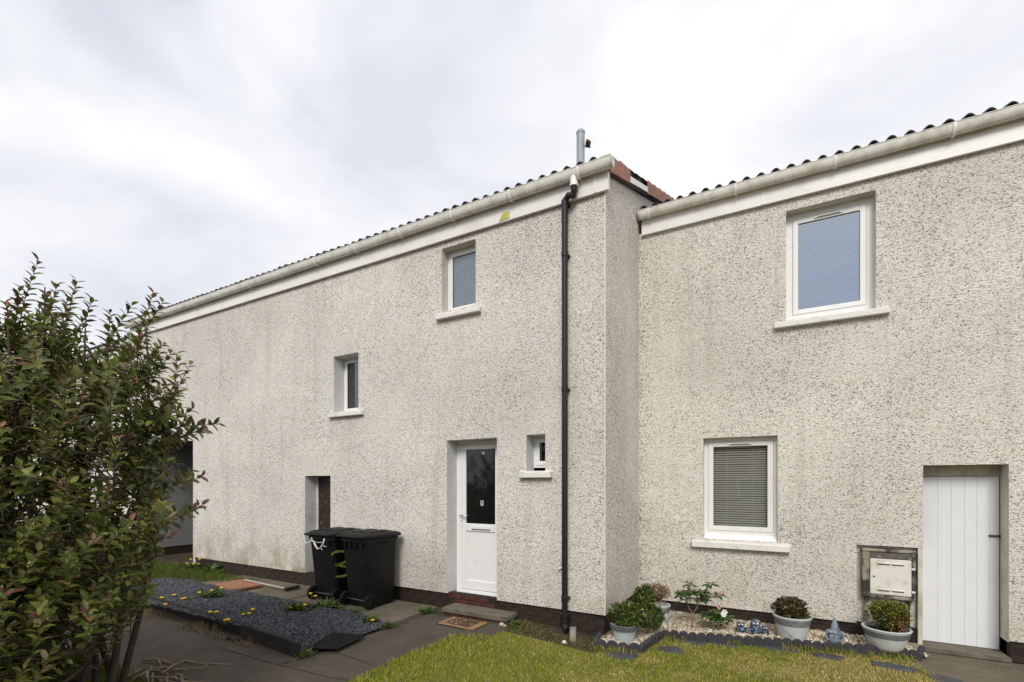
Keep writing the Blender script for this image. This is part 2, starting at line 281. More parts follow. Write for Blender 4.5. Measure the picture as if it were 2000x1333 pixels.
# ------------------------------------------------------------------ mesh helpers
class MB:
    def __init__(s): s.v = []; s.f = []
    def add(s, vs, fs):
        o = len(s.v); s.v += [tuple(x) for x in vs]; s.f += [tuple(i+o for i in f) for f in fs]; return s
    def box(s, x0, x1, y0, y1, z0, z1):
        return s.add([(x0,y0,z0),(x1,y0,z0),(x1,y1,z0),(x0,y1,z0),(x0,y0,z1),(x1,y0,z1),(x1,y1,z1),(x0,y1,z1)],
              [(0,3,2,1),(4,5,6,7),(0,1,5,4),(1,2,6,5),(2,3,7,6),(3,0,4,7)])
    def quad(s, a, b, c, d): return s.add([a, b, c, d], [(0, 1, 2, 3)])
    def tube(s, pts, rad, n=8, cap=True):
        pts = [Vector(p) for p in pts]; k = len(pts)
        rad = rad if hasattr(rad, '__len__') else [rad]*k
        vs = []; up = Vector((0, 0, 1)); prev = None
        for i, p in enumerate(pts):
            d = (pts[min(i+1, k-1)] - pts[max(i-1, 0)]).normalized()
            if prev is None:
                a = d.cross(up) if abs(d.z) < .95 else d.cross(Vector((1, 0, 0)))
            else:
                a = prev - d*prev.dot(d)
            a.normalize(); b = d.cross(a); prev = a
            for j in range(n):
                t = 2*math.pi*j/n; vs.append(p + a*(rad[i]*math.cos(t)) + b*(rad[i]*math.sin(t)))
        fs = [(i*n+j, i*n+(j+1) % n, (i+1)*n+(j+1) % n, (i+1)*n+j) for i in range(k-1) for j in range(n)]
        if cap: fs += [tuple(range(n))[::-1], tuple((k-1)*n+j for j in range(n))]
        return s.add(vs, fs)
    def lathe(s, prof, c=(0, 0, 0), n=28, cap=True):
        vs = [(c[0]+r*math.cos(2*math.pi*j/n), c[1]+r*math.sin(2*math.pi*j/n), c[2]+z) for r, z in prof for j in range(n)]
        k = len(prof)
        fs = [(i*n+j, i*n+(j+1) % n, (i+1)*n+(j+1) % n, (i+1)*n+j) for i in range(k-1) for j in range(n)]
        if cap: fs += [tuple(range(n))[::-1], tuple((k-1)*n+j for j in range(n))]
        return s.add(vs, fs)
    def loft(s, rings, cap=True, close=True):
        n = len(rings[0]); k = len(rings); vs = [p for r in rings for p in r]
        m = n if close else n-1
        fs = [(i*n+j, i*n+(j+1) % n, (i+1)*n+(j+1) % n, (i+1)*n+j) for i in range(k-1) for j in range(m)]
        if cap: fs += [tuple(range(n))[::-1], tuple((k-1)*n+j for j in range(n))]
        return s.add(vs, fs)
    def prism(s, poly, axis, a, b):
        """poly in the two other axes, extruded along axis from a to b"""
        def mk(p, t):
            q = list(p); q.insert(axis, t); return tuple(q)
        n = len(poly)
        vs = [mk(p, a) for p in poly] + [mk(p, b) for p in poly]
        return s.add(vs, [(i, (i+1) % n, n+(i+1) % n, n+i) for i in range(n)] + [tuple(range(n))[::-1], tuple(range(n, 2*n))])
    def build(s, name, m, parent=None, smooth=False, bevel=0, seg=1, fix=True):
        me = bpy.data.meshes.new(name); me.from_pydata(s.v, [], s.f)
        bm = bmesh.new(); bm.from_mesh(me)
        if fix: bmesh.ops.recalc_face_normals(bm, faces=bm.faces)
        if bevel:
            es = [e for e in bm.edges if len(e.link_faces) == 2 and e.calc_face_angle() > R(35)]
            bmesh.ops.bevel(bm, geom=es, offset=bevel, segments=seg, affect='EDGES', clamp_overlap=True)
        bm.to_mesh(me); bm.free()
        if smooth:
            me.polygons.foreach_set('use_smooth', [True]*len(me.polygons))
            if smooth == 2:
                me.set_sharp_from_angle(angle=R(40))
        me.materials.append(MATS[m])
        return link(name, me, parent)
def link(name, me, parent=None):
    o = bpy.data.objects.new(name, me); COL.objects.link(o)
    if parent is not None:
        o.parent = parent; o.matrix_parent_inverse = Matrix.Translation(parent_world(parent)).inverted()
    return o
def parent_world(p):
    v = Vector(p.location)
    while p.parent is not None:
        p = p.parent
        # parents' own offset is already cancelled by the inverse of each level
        break
    return v
def tag(o, label=None, cat=None, group=None, kind=None):
    if label: o['label'] = label
    if cat: o['category'] = cat
    if group: o['group'] = group
    if kind: o['kind'] = kind
    return o
def thing(name, label, cat, loc=(0, 0, 0), group=None):
    o = bpy.data.objects.new(name, None); COL.objects.link(o); o.location = loc; o.empty_display_size = .1
    return tag(o, label, cat, group)
def np_mesh(name, V, T, m, parent=None, col=None, smooth=False):
    me = bpy.data.meshes.new(name); V = np.asarray(V, np.float32); T = np.asarray(T, np.int32)
    me.vertices.add(len(V)); me.vertices.foreach_set('co', V.ravel())
    me.loops.add(T.size); me.loops.foreach_set('vertex_index', T.ravel())
    me.polygons.add(len(T)); me.polygons.foreach_set('loop_start', np.arange(0, T.size, T.shape[1], dtype=np.int32))
    if smooth: me.polygons.foreach_set('use_smooth', np.ones(len(T), bool))
    me.update(calc_edges=True)
    if col is not None:
        a = me.color_attributes.new('Col', 'FLOAT_COLOR', 'POINT')
        c = np.ones((len(V), 4), np.float32); c[:, :3] = col; a.data.foreach_set('color', c.ravel())
    me.materials.append(MATS[m])
    return link(name, me, parent)
def nrmz(a): return a/np.maximum(np.linalg.norm(a, axis=-1, keepdims=True), 1e-9)
LEAF_T = np.array([(0,6,1),(0,1,4),(1,6,7),(1,7,2),(1,2,5),(1,5,4),(2,7,3),(2,3,5)])
def leaf_verts(pos, d, nr, ln, wd, droop=.15, fold=.18):
    pos = np.asarray(pos, float); d = nrmz(np.asarray(d, float)); nr = np.asarray(nr, float)
    nr = nrmz(nr - d*np.sum(nr*d, -1, keepdims=True)); s = np.cross(d, nr)
    ln = np.asarray(ln, float)[:, None]; wd = np.asarray(wd, float)[:, None]
    def P(t, side, lift): return pos + d*ln*t + s*wd*.5*side + nr*(lift*wd - droop*ln*t*t)
    vs = np.stack([P(0,0,0), P(.34,0,0), P(.70,0,0), P(1,0,0), P(.30,-.86,fold), P(.66,-.88,fold), P(.30,.86,fold), P(.66,.88,fold)], 1)
    return vs
def leaves_mesh(name, pos, d, nr, ln, wd, col, m='leaf', parent=None, **k):
    vs = leaf_verts(pos, d, nr, ln, wd, **k); n = len(vs)
    T = (LEAF_T[None] + 8*np.arange(n)[:, None, None]).reshape(-1, 3)
    return np_mesh(name, vs.reshape(-1, 3), T, m, parent, np.repeat(np.asarray(col), 8, 0), True)
def rnd_unit(n): return nrmz(rng.normal(size=(n, 3)))
def pick_cols(pal, wts, n, jit=.22):
    pal = np.array(pal); wts = np.array(wts, float); wts /= wts.sum()
    c = pal[rng.choice(len(pal), n, p=wts)]
    return np.clip(c*(1+rng.normal(0, jit, (n, 1))), .004, 1)

# ================================================================== SETTING
YL, YR, XC = 5.45, 7.0, -1.80                # left front wall, right front wall, gable of left house
def grid_sheet(name, x0, x1, y0, y1, dz, m, nx, ny, fn=None, jitter=0):
    xs = np.linspace(x0, x1, nx+1); ys = np.linspace(y0, y1, ny+1)
    V = [(x, y, zg(x, y)+dz + (fn(x, y) if fn else 0)) for y in ys for x in xs]
    T = [(j*(nx+1)+i, j*(nx+1)+i+1, (j+1)*(nx+1)+i+1, (j+1)*(nx+1)+i) for j in range(ny) for i in range(nx)]
    return np_mesh(name, V, T, m, None, None, True)
def kind_s(o): o['kind'] = 'structure'; return o
# one ground sheet out to the horizon, finer near the houses
xs = [-900, -200, -60, -25] + list(np.arange(-14, 8.1, .25)) + [20, 60, 200, 900]
ys = [-900, -200, -60, -20, -6] + list(np.arange(-2, 9.1, .5)) + [16, 60, 200, 900]
V = [(x, y, zg(x, y)-.006) for y in ys for x in xs]; nx = len(xs)
T = [(j*nx+i, j*nx+i+1, (j+1)*nx+i+1, (j+1)*nx+i) for j in range(len(ys)-1) for i in range(nx-1)]
kind_s(np_mesh('ground', V, T, 'soil_ground', None, None, True))
# tarmac paths: along the fronts and up to the door
pth = grid_sheet('footpath', -16, -3.32, 2.05, 3.22, .004, 'tarmac', 40, 3); kind_s(pth)
pth2 = grid_sheet('door_path', -4.22, -3.32, 3.22, 5.12, .004, 'tarmac', 4, 6); kind_s(pth2)
lawn = grid_sheet('lawn', -3.32, 6, .2, 5.98, .006, 'lawn_soil', 40, 24); kind_s(lawn)
pth3 = grid_sheet('door_path_end', -3.33, -2.93, 4.52, 5.42, .011, 'tarmac', 3, 5); kind_s(pth3)
soil_ = grid_sheet('soil_strip', -2.93, XC+.02, 4.97, 5.46, .011, 'soil_ground', 6, 3); kind_s(soil_)
lawn2 = grid_sheet('lawn_strip', -.9, 1.42, 5.98, 6.55, .006, 'lawn_soil', 12, 3); kind_s(lawn2)

# ================================================================== HOUSES
PIT = .385                                    # roof rise per metre
def wall_grid(mb, x0, x1, z0, z1, Y, ops, step=None):
    xs = sorted({x0, x1, *[o[0] for o in ops], *[o[1] for o in ops]}); zs = sorted({z0, z1, *[o[2] for o in ops], *[o[3] for o in ops]})
    xs = [x for x in xs if x0 <= x <= x1]; zs = [z for z in zs if z0 <= z <= z1]
    for a, b in zip(xs, xs[1:]):
        for c, d in zip(zs, zs[1:]):
            mx_, mz_ = (a+b)/2, (c+d)/2
            if any(o[0] < mx_ < o[1] and o[2] < mz_ < o[3] for o in ops): continue
            mb.quad((a, Y, c), (b, Y, c), (b, Y, d), (a, Y, d))
def reveal(parent, o, Y, dep, m, bottom=True, name='reveal'):
    x0, x1, z0, z1 = o; mb = MB(); Yb = Y+dep
    mb.quad((x0, Y, z0), (x0, Yb, z0), (x0, Yb, z1), (x0, Y, z1))
    mb.quad((x1, Y, z0), (x1, Y, z1), (x1, Yb, z1), (x1, Yb, z0))
    mb.quad((x0, Y, z1), (x0, Yb, z1), (x1, Yb, z1), (x1, Y, z1))
    if bottom: mb.quad((x0, Y, z0), (x1, Y, z0), (x1, Yb, z0), (x0, Yb, z0))
    return mb.build(name, m, parent, fix=False)
def frame_ring(mb, x0, x1, z0, z1, w_, y0, y1):
    mb.box(x0, x0+w_, y0, y1, z0, z1); mb.box(x1-w_, x1, y0, y1, z0, z1)
    mb.box(x0+w_, x1-w_, y0, y1, z0, z0+w_); mb.box(x0+w_, x1-w_, y0, y1, z1-w_, z1)
def op_px(u0, u1, v_top_r, v_bot_l, Y, v_top_l=None):
    """opening from pixels on the wall plane: left/right columns, top row at the right corner, bottom row at the left corner"""
    a = PY(u0, v_bot_l, Y); b = PY(u1, v_top_r, Y)
    zt = b.z
    if v_top_l is not None: zt = (b.z + PY(u0, v_top_l, Y).z)/2
    return (a.x, b.x, a.z, zt)
opA = op_px(863, 929, 466.6, 610, YL, 487); opB = op_px(652, 700, 688.7, 806, YL, 697)
opC = op_px(595.8, 645.5, 929.2, 1120, YL, 930.2); opC = (opC[0], opC[1], Z_RL, opC[3])
opD = op_px(873, 970.5, 855.6, 1160, YL, 860.4); opD = (opD[0], opD[1], Z_RL, opD[3])
opE = op_px(1028, 1065, 847.6, 921, YL, 850)
opF = op_px(1535.2, 1710.9, 370.7, 627, YR, 413.2); opG = op_px(1373.6, 1519, 851.5, 1052, YR, 855.7)
opI = op_px(1803, 1970.5, 907, 1252, YR, 909); opI = (opI[0], opI[1], Z_RR, opI[3])
opH = (PY(1672.7, 1064, YR).x, opI[0]-.0001, Z_RR, PY(1672.7, 1064.2, YR).z)
PEND = (-13.2, PY(377, 950, YL).x, Z_RL, PY(377, 861, YL).z)

HL = thing('terraced_house', 'pale pebble-dashed terraced house with white front door and black downpipe', 'house', (-6, YL, 0))
HR = thing('terraced_house', 'set-back pebble-dashed house with two blinded windows and a white boarded door', 'house', (1, YR, 0))

FP = .05                                     # the fascia stands this far off the wall
FZL = PY(1184, 371, YL-FP).z                 # fascia underside, left
FZR = PY(1249, 461.5, YR-FP).z
XL0 = PY(253, 660, YL-FP).x
EAVE_L = FZL+.36; EAVE_R = FZR+.36
def house_shell(P, name_m, x0, x1, Y, zb, ztop, ops, yback, gable_right=None):
    mb = MB(); wall_grid(mb, x0, x1, zb, ztop, Y, ops)
    # underside of the bell-cast
    for a, b in [(x0, x1)]:
        cuts = sorted([(o[0], o[1]) for o in ops if abs(o[2]-zb) < 1e-6]); c = a
        for o0, o1 in cuts:
            if o0 > c+1e-3: mb.quad((c, Y, zb), (c, Y+.06, zb), (o0, Y+.06, zb), (o0, Y, zb))
            c = o1
        if c < b: mb.quad((c, Y, zb), (c, Y+.06, zb), (b, Y+.06, zb), (b, Y, zb))
    mb.build('wall', name_m, P, fix=False)
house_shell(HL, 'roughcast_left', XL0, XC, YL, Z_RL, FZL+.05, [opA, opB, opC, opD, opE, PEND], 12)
# gable return of the left house, rising with the roof
zt0 = FZL+.30
mb = MB(); mb.add([(XC, YL, Z_RL), (XC, 12, Z_RL), (XC, 12, zt0+(12-YL)*PIT), (XC, YL, zt0)], [(0, 1, 2, 3)])
mb.quad((XC, YL, Z_RL), (XC-.06, YL, Z_RL), (XC-.06, 12, Z_RL), (XC, 12, Z_RL))
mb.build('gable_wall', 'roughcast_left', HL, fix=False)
mb = MB(); mb.box(XC-.008, XC+.003, YL-.003, YL+.008, Z_RL, FZL); mb.build('corner_bead', 'upvc_cream', HL)
mb = MB(); mb.quad((XL0, YL, 0), (XL0, YL, FZL), (XL0, 12, FZL+2.5), (XL0, 12, 0)); mb.build('end_wall', 'roughcast_left', HL)
mb = MB(); mb.quad((XL0, 12, -.2), (XC, 12, -.2), (XC, 12, 8), (XL0, 12, 8)); mb.build('back_wall', 'roughcast_left', HL)
# pend
mb = MB(); mb.box(PEND[0]-.05, PEND[0], YL+.06, 11.9, .2, PEND[3]); mb.build('passage_wall', 'passage_shade_paint', HL)
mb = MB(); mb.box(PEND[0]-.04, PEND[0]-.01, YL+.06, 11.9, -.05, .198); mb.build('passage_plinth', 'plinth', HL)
mb = MB(); mb.box(PEND[1], PEND[1]+.06, YL+.003, 11.9, -.05, PEND[3]); mb.build('passage_wall', 'reveal_paint', HL)
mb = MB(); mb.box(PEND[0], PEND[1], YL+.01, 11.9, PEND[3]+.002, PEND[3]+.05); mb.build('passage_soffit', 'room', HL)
mb = MB(); mb.box(PEND[0], PEND[1], 11.8, 11.86, -.05, PEND[3]); mb.build('passage_gate', 'brown_door', HL)
# dark rooms behind the windows
mb = MB(); mb.box(PEND[1]+.1, XC-.1, YL+.75, YL+.8, Z_RL, FZL); mb.build('inner_wall', 'room', HL)
mb = MB(); mb.box(XC+.1, 5.4, YR+.75, YR+.8, Z_RR, FZR); mb.build('inner_wall', 'room', HR)

RX1 = 5.6
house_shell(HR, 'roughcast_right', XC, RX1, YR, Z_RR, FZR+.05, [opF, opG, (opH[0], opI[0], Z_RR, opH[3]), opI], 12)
mb = MB(); mb.quad((RX1, YR, -.2), (RX1, 12, -.2), (RX1, 12, FZR+2), (RX1, YR, FZR)); mb.build('end_wall', 'roughcast_right', HR)
mb = MB(); mb.quad((XC, 12, -.2), (RX1, 12, -.2), (RX1, 12, 8), (XC, 12, 8)); mb.build('back_wall', 'roughcast_right', HR)

# ---- plinths of painted brick
BRK = {}
def brick_row(P, plinth_name, x0, x1, ytop, ybot_z, ztop, m, axis='x', Y=0, gap=.010, skip=()):
    L_, H_ = .215, .065
    mb = MB()
    if axis == 'x': mb.box(x0, x1, Y+.012, Y+.10, ybot_z-.1, ztop+.01)
    else: mb.box(Y-.10, Y-.012, x0, x1, ybot_z-.1, ztop+.01)
    base = mb.build(plinth_name, 'mortar', P)
    key = (m, axis)
    if key not in BRK:
        b = MB(); b.box(-L_/2, L_/2, -.03, .03, -H_/2, H_/2) if axis == 'x' else b.box(-.03, .03, -L_/2, L_/2, -H_/2, H_/2)
        t = b.build('brick', m, None, bevel=.004); BRK[key] = t.data; bpy.data.objects.remove(t)
    k = 0; z = ztop - H_/2 - .004
    while z > ybot_z - .05:
        x = x0 + (L_/2 if k % 2 == 0 else 0)
        while x < x1 - L_/2 + .02:
            if x > x0 + L_/2 - .03 and not any(a < x < b for a, b in skip):
                jx, jy = random.uniform(-.002, .002), random.uniform(-.002, .003)
                o = link('brick', BRK[key], base)
                o.location = (x+jx, Y+.035+jy, z) if axis == 'x' else (Y-.035+jy, x+jx, z)
            x += L_+gap
        k += 1; z -= H_+gap
    return base
brick_row(HL, 'plinth', PEND[1]+.02, opD[0]-.02, 0, 0, Z_RL-.002, 'plinth', Y=YL+.025)
brick_row(HL, 'door_plinth', opD[0]-.02, opD[1]+.02, 0, 0, Z_RL-.002, 'plinth_red', Y=YL+.03)
brick_row(HL, 'plinth', opD[1]+.02, XC-.03, 0, -.1, Z_RL-.002, 'plinth', Y=YL+.025)
brick_row(HL, 'plinth', YL+.05, YR+.1, 0, -.1, Z_RL-.002, 'plinth', axis='y', Y=XC-.025)
brick_row(HR, 'plinth', XC-.02, opH[1]-.02, 0, -.1, Z_RR-.002, 'plinth', Y=YR+.025)
brick_row(HR, 'plinth', opI[1]+.02, RX1, 0, -.18, Z_RR-.002, 'plinth', Y=YR+.025)

# ---- eaves: fascia box, gutter with clips, eave-course tiles, roof
TILE = {}
def tile_mesh():
    if 't' in TILE: return TILE['t']
    cov, ln = .332, .42; pr = []
    n = 24
    for i in range(n+1):
        x = cov*i/n - .004; ph = (x % .166)/.166
        h = .047*max(0, math.sin(math.pi*min(1, max(0, (ph-.18)/.64))))**.8
        pr.append((x, h))
    mb = MB(); poly = [(x, h) for x, h in pr] + [(x, h-.016) for x, h in reversed(pr)]
    m = len(poly); vs = [(x, 0, z) for x, z in poly] + [(x, ln, z+ln*PIT) for x, z in poly]
    k = n+1
    fs = [(i, (i+1) % m, m+(i+1) % m, m+i) for i in range(m)]
    fs += [(i, m-1-i, m-2-i, i+1) for i in range(k-1)] + [(m+i, m+i+1, m+m-2-i, m+m-1-i) for i in range(k-1)]
    mb.add(vs, fs); o = mb.build('roof_tile', 'roof_tile', None, smooth=2); TILE['t'] = o.data; bpy.data.objects.remove(o)
    return TILE['t']
def eaves(P, x0, x1, Y, fz, clips, gx0, gx1, rx0, rx1, ytile, ztile, fname=True, joints=()):
    yf = Y-FP
    mb = MB(); mb.box(x0, x1, yf, yf+.018, fz, fz+.30); mb.box(x0, x1, yf+.018, Y-.001, fz+.004, fz+.022)
    mb.box(x0, x0+.018, yf+.018, Y+.02, fz+.022, fz+.30); mb.box(x1-.018, x1, yf+.018, Y+.02, fz+.022, fz+.30)
    f = mb.build('fascia', 'fascia', P, bevel=.003)
    for jx in joints:
        mb = MB(); mb.box(jx-.02, jx+.02, yf-.006, yf-.001, fz+.002, fz+.29); mb.build('joint_cover', 'fascia', f, bevel=.002)
    # half-round gutter
    r = .060; yc, zc = yf-.064, fz+.302; n = 14; DF = 1.75
    ang = [math.pi*i/n for i in range(n+1)]
    poly = [(yc-r*math.cos(a), zc-r*math.sin(a)*DF) for a in ang] + [(yc+(r-.004)*math.cos(a), zc-(r-.004)*math.sin(a)*DF) for a in ang]
    poly[0] = (poly[0][0]-.003, poly[0][1]+.006)
    mb = MB(); mb.prism(poly, 0, gx0, gx1)
    capo = [(yc-r*math.cos(a), zc-r*math.sin(a)*DF) for a in ang]
    for xe in (gx0, gx1-.012): mb.prism([(a*1.0, b) for a, b in capo], 0, xe-.002, xe+.014)
    g = mb.build('gutter', 'gutter', P, smooth=2)
    rim = MB(); rim.tube([(gx0, yc-r-.001, zc+.004), (gx1, yc-r-.001, zc+.004)], .006, 6); rim.build('gutter_rim', 'gutter', g, smooth=True)
    for cx in clips:
        c = MB(); pts = [(cx, yc-(r+.004)*math.cos(a), zc-(r+.004)*math.sin(a)*DF) for a in ang]
        c.loft([[(p[0]-.014, p[1], p[2]), (p[0]+.014, p[1], p[2]), (p[0]+.014, p[1]+(.006 if p[1] > yc else -.006), p[2]-.005), (p[0]-.014, p[1]+(.006 if p[1] > yc else -.006), p[2]-.005)] for p in pts])
        c.box(cx-.013, cx+.013, yf-.007, yf-.001, zc-.13, zc-.01)
        c.build('gutter_clip', 'gutter_clip', g)
    # roof sheet with battens of tiles; the eave course is single tiles
    rf = MB(); n = int((rx1-rx0)/.166)*6; pr = []
    for i in range(n+1):
        x = rx0 + (rx1-rx0)*i/n; ph = ((x-rx0+.004) % .166)/.166
        pr.append((x, .044*max(0, math.sin(math.pi*min(1, max(0, (ph-.18)/.64))))**.8))
    y0, y1 = ytile+.30, 12.0
    rows = [y0 + i*.345 for i in range(int((y1-y0)/.345)+1)]
    for ra, rb in zip(rows, rows[1:]):
        k0 = len(rf.v)
        for yy, dz in ((ra, .016), (rb+.02, 0)):
            for x, h in pr: rf.v.append((x, yy, ztile+(yy-ytile)*PIT+h-.012+dz))
        m = len(pr); rf.f += [(k0+i, k0+i+1, k0+m+i+1, k0+m+i) for i in range(m-1)]
    roof = rf.build('roof', 'roof_tile', P, smooth=2)
    x = rx0
    while x < rx1-.2:
        o = link('roof_tile', tile_mesh(), roof); o.location = (x, ytile+random.uniform(-.008, .008), ztile+random.uniform(-.004, .004)); x += .332
    return f, g, roof, (yc, zc, r)
clL = [-2.08-.93*i for i in range(13)]
yt = YL-FP-.07
fL, gL, roofL, GL = eaves(HL, XL0, XC+.05, YL, FZL, clL, XL0-.02, XC+.13, XL0, XC+.045, yt, FZL+.345, joints=[PY(u, 400, YL-FP).x for u in (1162,)])
clR = [-1.62, -.50, .578, 1.65, 2.75]
yt2 = YR-FP-.07
fR, gR, roofR, GR = eaves(HR, XC+.05, RX1, YR, FZR, clR, XC+.02, RX1+.05, XC+.01, RX1, yt2, FZR+.345, joints=[PY(1490, 380, YR-FP).x])
# verge of the left gable: brick-red cloaked tiles with three missing
VX = XC+.05
def verge_tile(y0, y1):
    za = FZL+.345+(y0-yt)*PIT; zb = FZL+.345+(y1-yt)*PIT
    mb = MB(); t0, t1 = .030, -.165
    poly = [(y0, za+t1), (y1+.02, zb+t1+.012), (y1+.02, zb+t0-.012), (y0, za+t0+.012)]
    mb.prism(poly, 0, VX, VX+.022)
    mb.prism([(y0, za+t0-.006), (y1+.02, zb+t0-.03), (y1+.02, zb+t0-.012), (y0, za+t0+.012)], 0, VX-.10, VX)
    return mb.build('verge_tile', 'verge_tile', roofL, bevel=.003)
ys_ = [YL-.04, PX(1208, 330, VX).y, PX(1228, 340, VX).y]
for a, b in zip(ys_, ys_[1:]): verge_tile(a, b-.012)
y = PX(1264, 360, VX).y
while y < 11: verge_tile(y, y+.358); y += .37
y0, y1 = ys_[2]-.02, PX(1266, 360, VX).y
def zv(y): return FZL+.345+(y-yt)*PIT
mb = MB(); mb.prism([(y0, zv(y0)-.14), (y1, zv(y1)-.14), (y1, zv(y1)-.06), (y0, zv(y0)-.06)], 0, VX-.004, VX+.012); mb.build('undercloak', 'upvc_cream', roofL)
mb = MB(); mb.prism([(YL+.02, zv(YL)-.17), (11.5, zv(11.5)-.19), (11.5, zv(11.5)-.085), (YL+.02, zv(YL)-.085)], 0, XC+.002, XC+.045); mb.build('verge_shade_strip', 'slot_dark', roofL)  # dark strip stands in for the shadow under the verge tiles
# loose dark tile edges in the gap
for i in range(4):
    yy = y0+.06+i*.26; mb = MB(); mb.prism([(yy, zv(yy)-.05), (yy+.24, zv(yy+.24)-.05), (yy+.24, zv(yy+.24)+.03), (yy, zv(yy)+.05)], 0, VX-.16, VX-.03-.02*(i % 2)); mb.build('broken_tile', 'roof_tile', roofL, bevel=.008)
# end box board of the fascia on the gable
mb = MB(); mb.box(XC+.001, XC+.03, YL+.02, YL+.05, FZL+.02, FZL+.24); mb.build('fascia_end', 'fascia', fL)
# vent pipe through the roof
vp = PD(1134, 258, 6.15); rb = zv(vp.y)-.1
mb = MB(); mb.lathe([(.052, rb), (.052, vp.z-.03), (.056, vp.z-.03), (.056, vp.z), (.046, vp.z), (.046, vp.z-.05)], (vp.x, vp.y, 0), 20)
vpo = mb.build('vent_pipe', 'grey_pipe', HL, smooth=2)
mb = MB()
for i in range(8):
    a = i*math.pi/4; mb.tube([(vp.x+.05*math.cos(a), vp.y+.05*math.sin(a), vp.z-.005), (vp.x+.03*math.cos(a), vp.y+.03*math.sin(a), vp.z+.025), (vp.x, vp.y, vp.z+.03)], .004, 5)
mb.build('pipe_cowl', 'grey_pipe', vpo)
mb = MB(); c = PD(1149, 281, 6.13)
for i in range(26):
    d = Vector(rnd_unit(1)[0])*.05; e = Vector(rnd_unit(1)[0])*.03; mb.tube([c+d, c+d*.3+e, c-d*.8], .006, 5)
tag(mb.build('dry_leaves', 'nest'), 'clump of dry brown leaves caught on the grey roof vent pipe', 'leaf clump')
# downpipe
yp = YL-.095; zgut = GL[1]-.085
pb = PY(1103, 395, yp); xp = PY(1103, 800, yp).x; xo = PY(1121, 350, GL[0]).x
mb = MB(); mb.lathe([(.052, -.10), (.052, -.075), (.046, -.07), (.046, .02)], (xo, GL[0], zgut), 18); gout = mb.build('gutter_outlet', 'gutter_clip', gL, smooth=2)
z1 = pb.z
pts = [(xo, GL[0], zgut-.08), (xo, GL[0], zgut-.15), (xo-.02, GL[0]+.02, zgut-.185), (xo-.06, yp-.04, zgut-.20), (xp+.02, yp-.005, zgut-.215), (xp, yp, zgut-.25), (xp, yp, zgut-.5), (xp, yp, zg(xp)+.15)]
mb = MB(); mb.tube(pts[:7], .039, 14); mb.tube(pts[6:], .0365, 14)
dp = mb.build('downpipe', 'black_plastic', HL, smooth=2)
for zz in (zgut-.25, PY(1103, 497, yp).z, PY(1103, 760, yp).z, PY(1103, 1170, yp).z):
    mb = MB(); mb.lathe([(.037, -.035), (.042, -.03), (.042, .03), (.037, .035)], (xp, yp, zz), 16); mb.box(xp-.035, xp+.035, yp+.03, yp+.094, zz-.015, zz+.015); mb.build('pipe_collar', 'black_plastic', dp, smooth=2)
mb = MB(); mb.lathe([(.05, 0), (.05, .10), (.06, .11), (.06, .15), (.036, .16)], (xp, yp-.005, zg(xp)+.10), 16); mb.tube([(xp, yp, zg(xp)+.12), (xp+.03, yp-.04, zg(xp)+.08), (xp+.06, yp-.05, zg(xp)+.07)], .045, 12); mb.build('pipe_shoe', 'black_plastic', dp, smooth=2)
q = PG(1119, 1254)
mb = MB(); mb.lathe([(.038, -.03), (.038, .165), (.030, .165), (.030, .10)], (q.x, q.y, q.z), 18); tag(mb.build('drain_stub', 'clay_pipe', None, smooth=2), 'short pale clay pipe standing upright at the foot of the downpipe', 'drain pipe')
# overflow spout beside the downpipe
q = PY(1094, 1110, YL); mb = MB(); mb.tube([q+Vector((.03, .02, .01)), q+Vector((-.0, -.05, -.005))], .012, 10); mb.build('overflow_pipe', 'upvc_cream', HL, smooth=2)
# yellow card on the fascia
q = PY(986, 422, YL-FP)
mb = MB(); mb.add([(q.x-.09, YL-FP-.008, q.z-.055), (q.x+.07, YL-FP-.008, q.z-.045), (q.x+.07, YL-FP-.008, q.z+.045), (q.x-.02, YL-FP-.008, q.z+.05)], [(0, 1, 2, 3)]); mb.add([(q.x-.09, YL-FP-.004, q.z-.055), (q.x+.07, YL-FP-.004, q.z-.045), (q.x+.07, YL-FP-.004, q.z+.045), (q.x-.02, YL-FP-.004, q.z+.05)], [(0, 1, 2, 3)])
mb.build('yellow_label', 'yellow_card', fL)

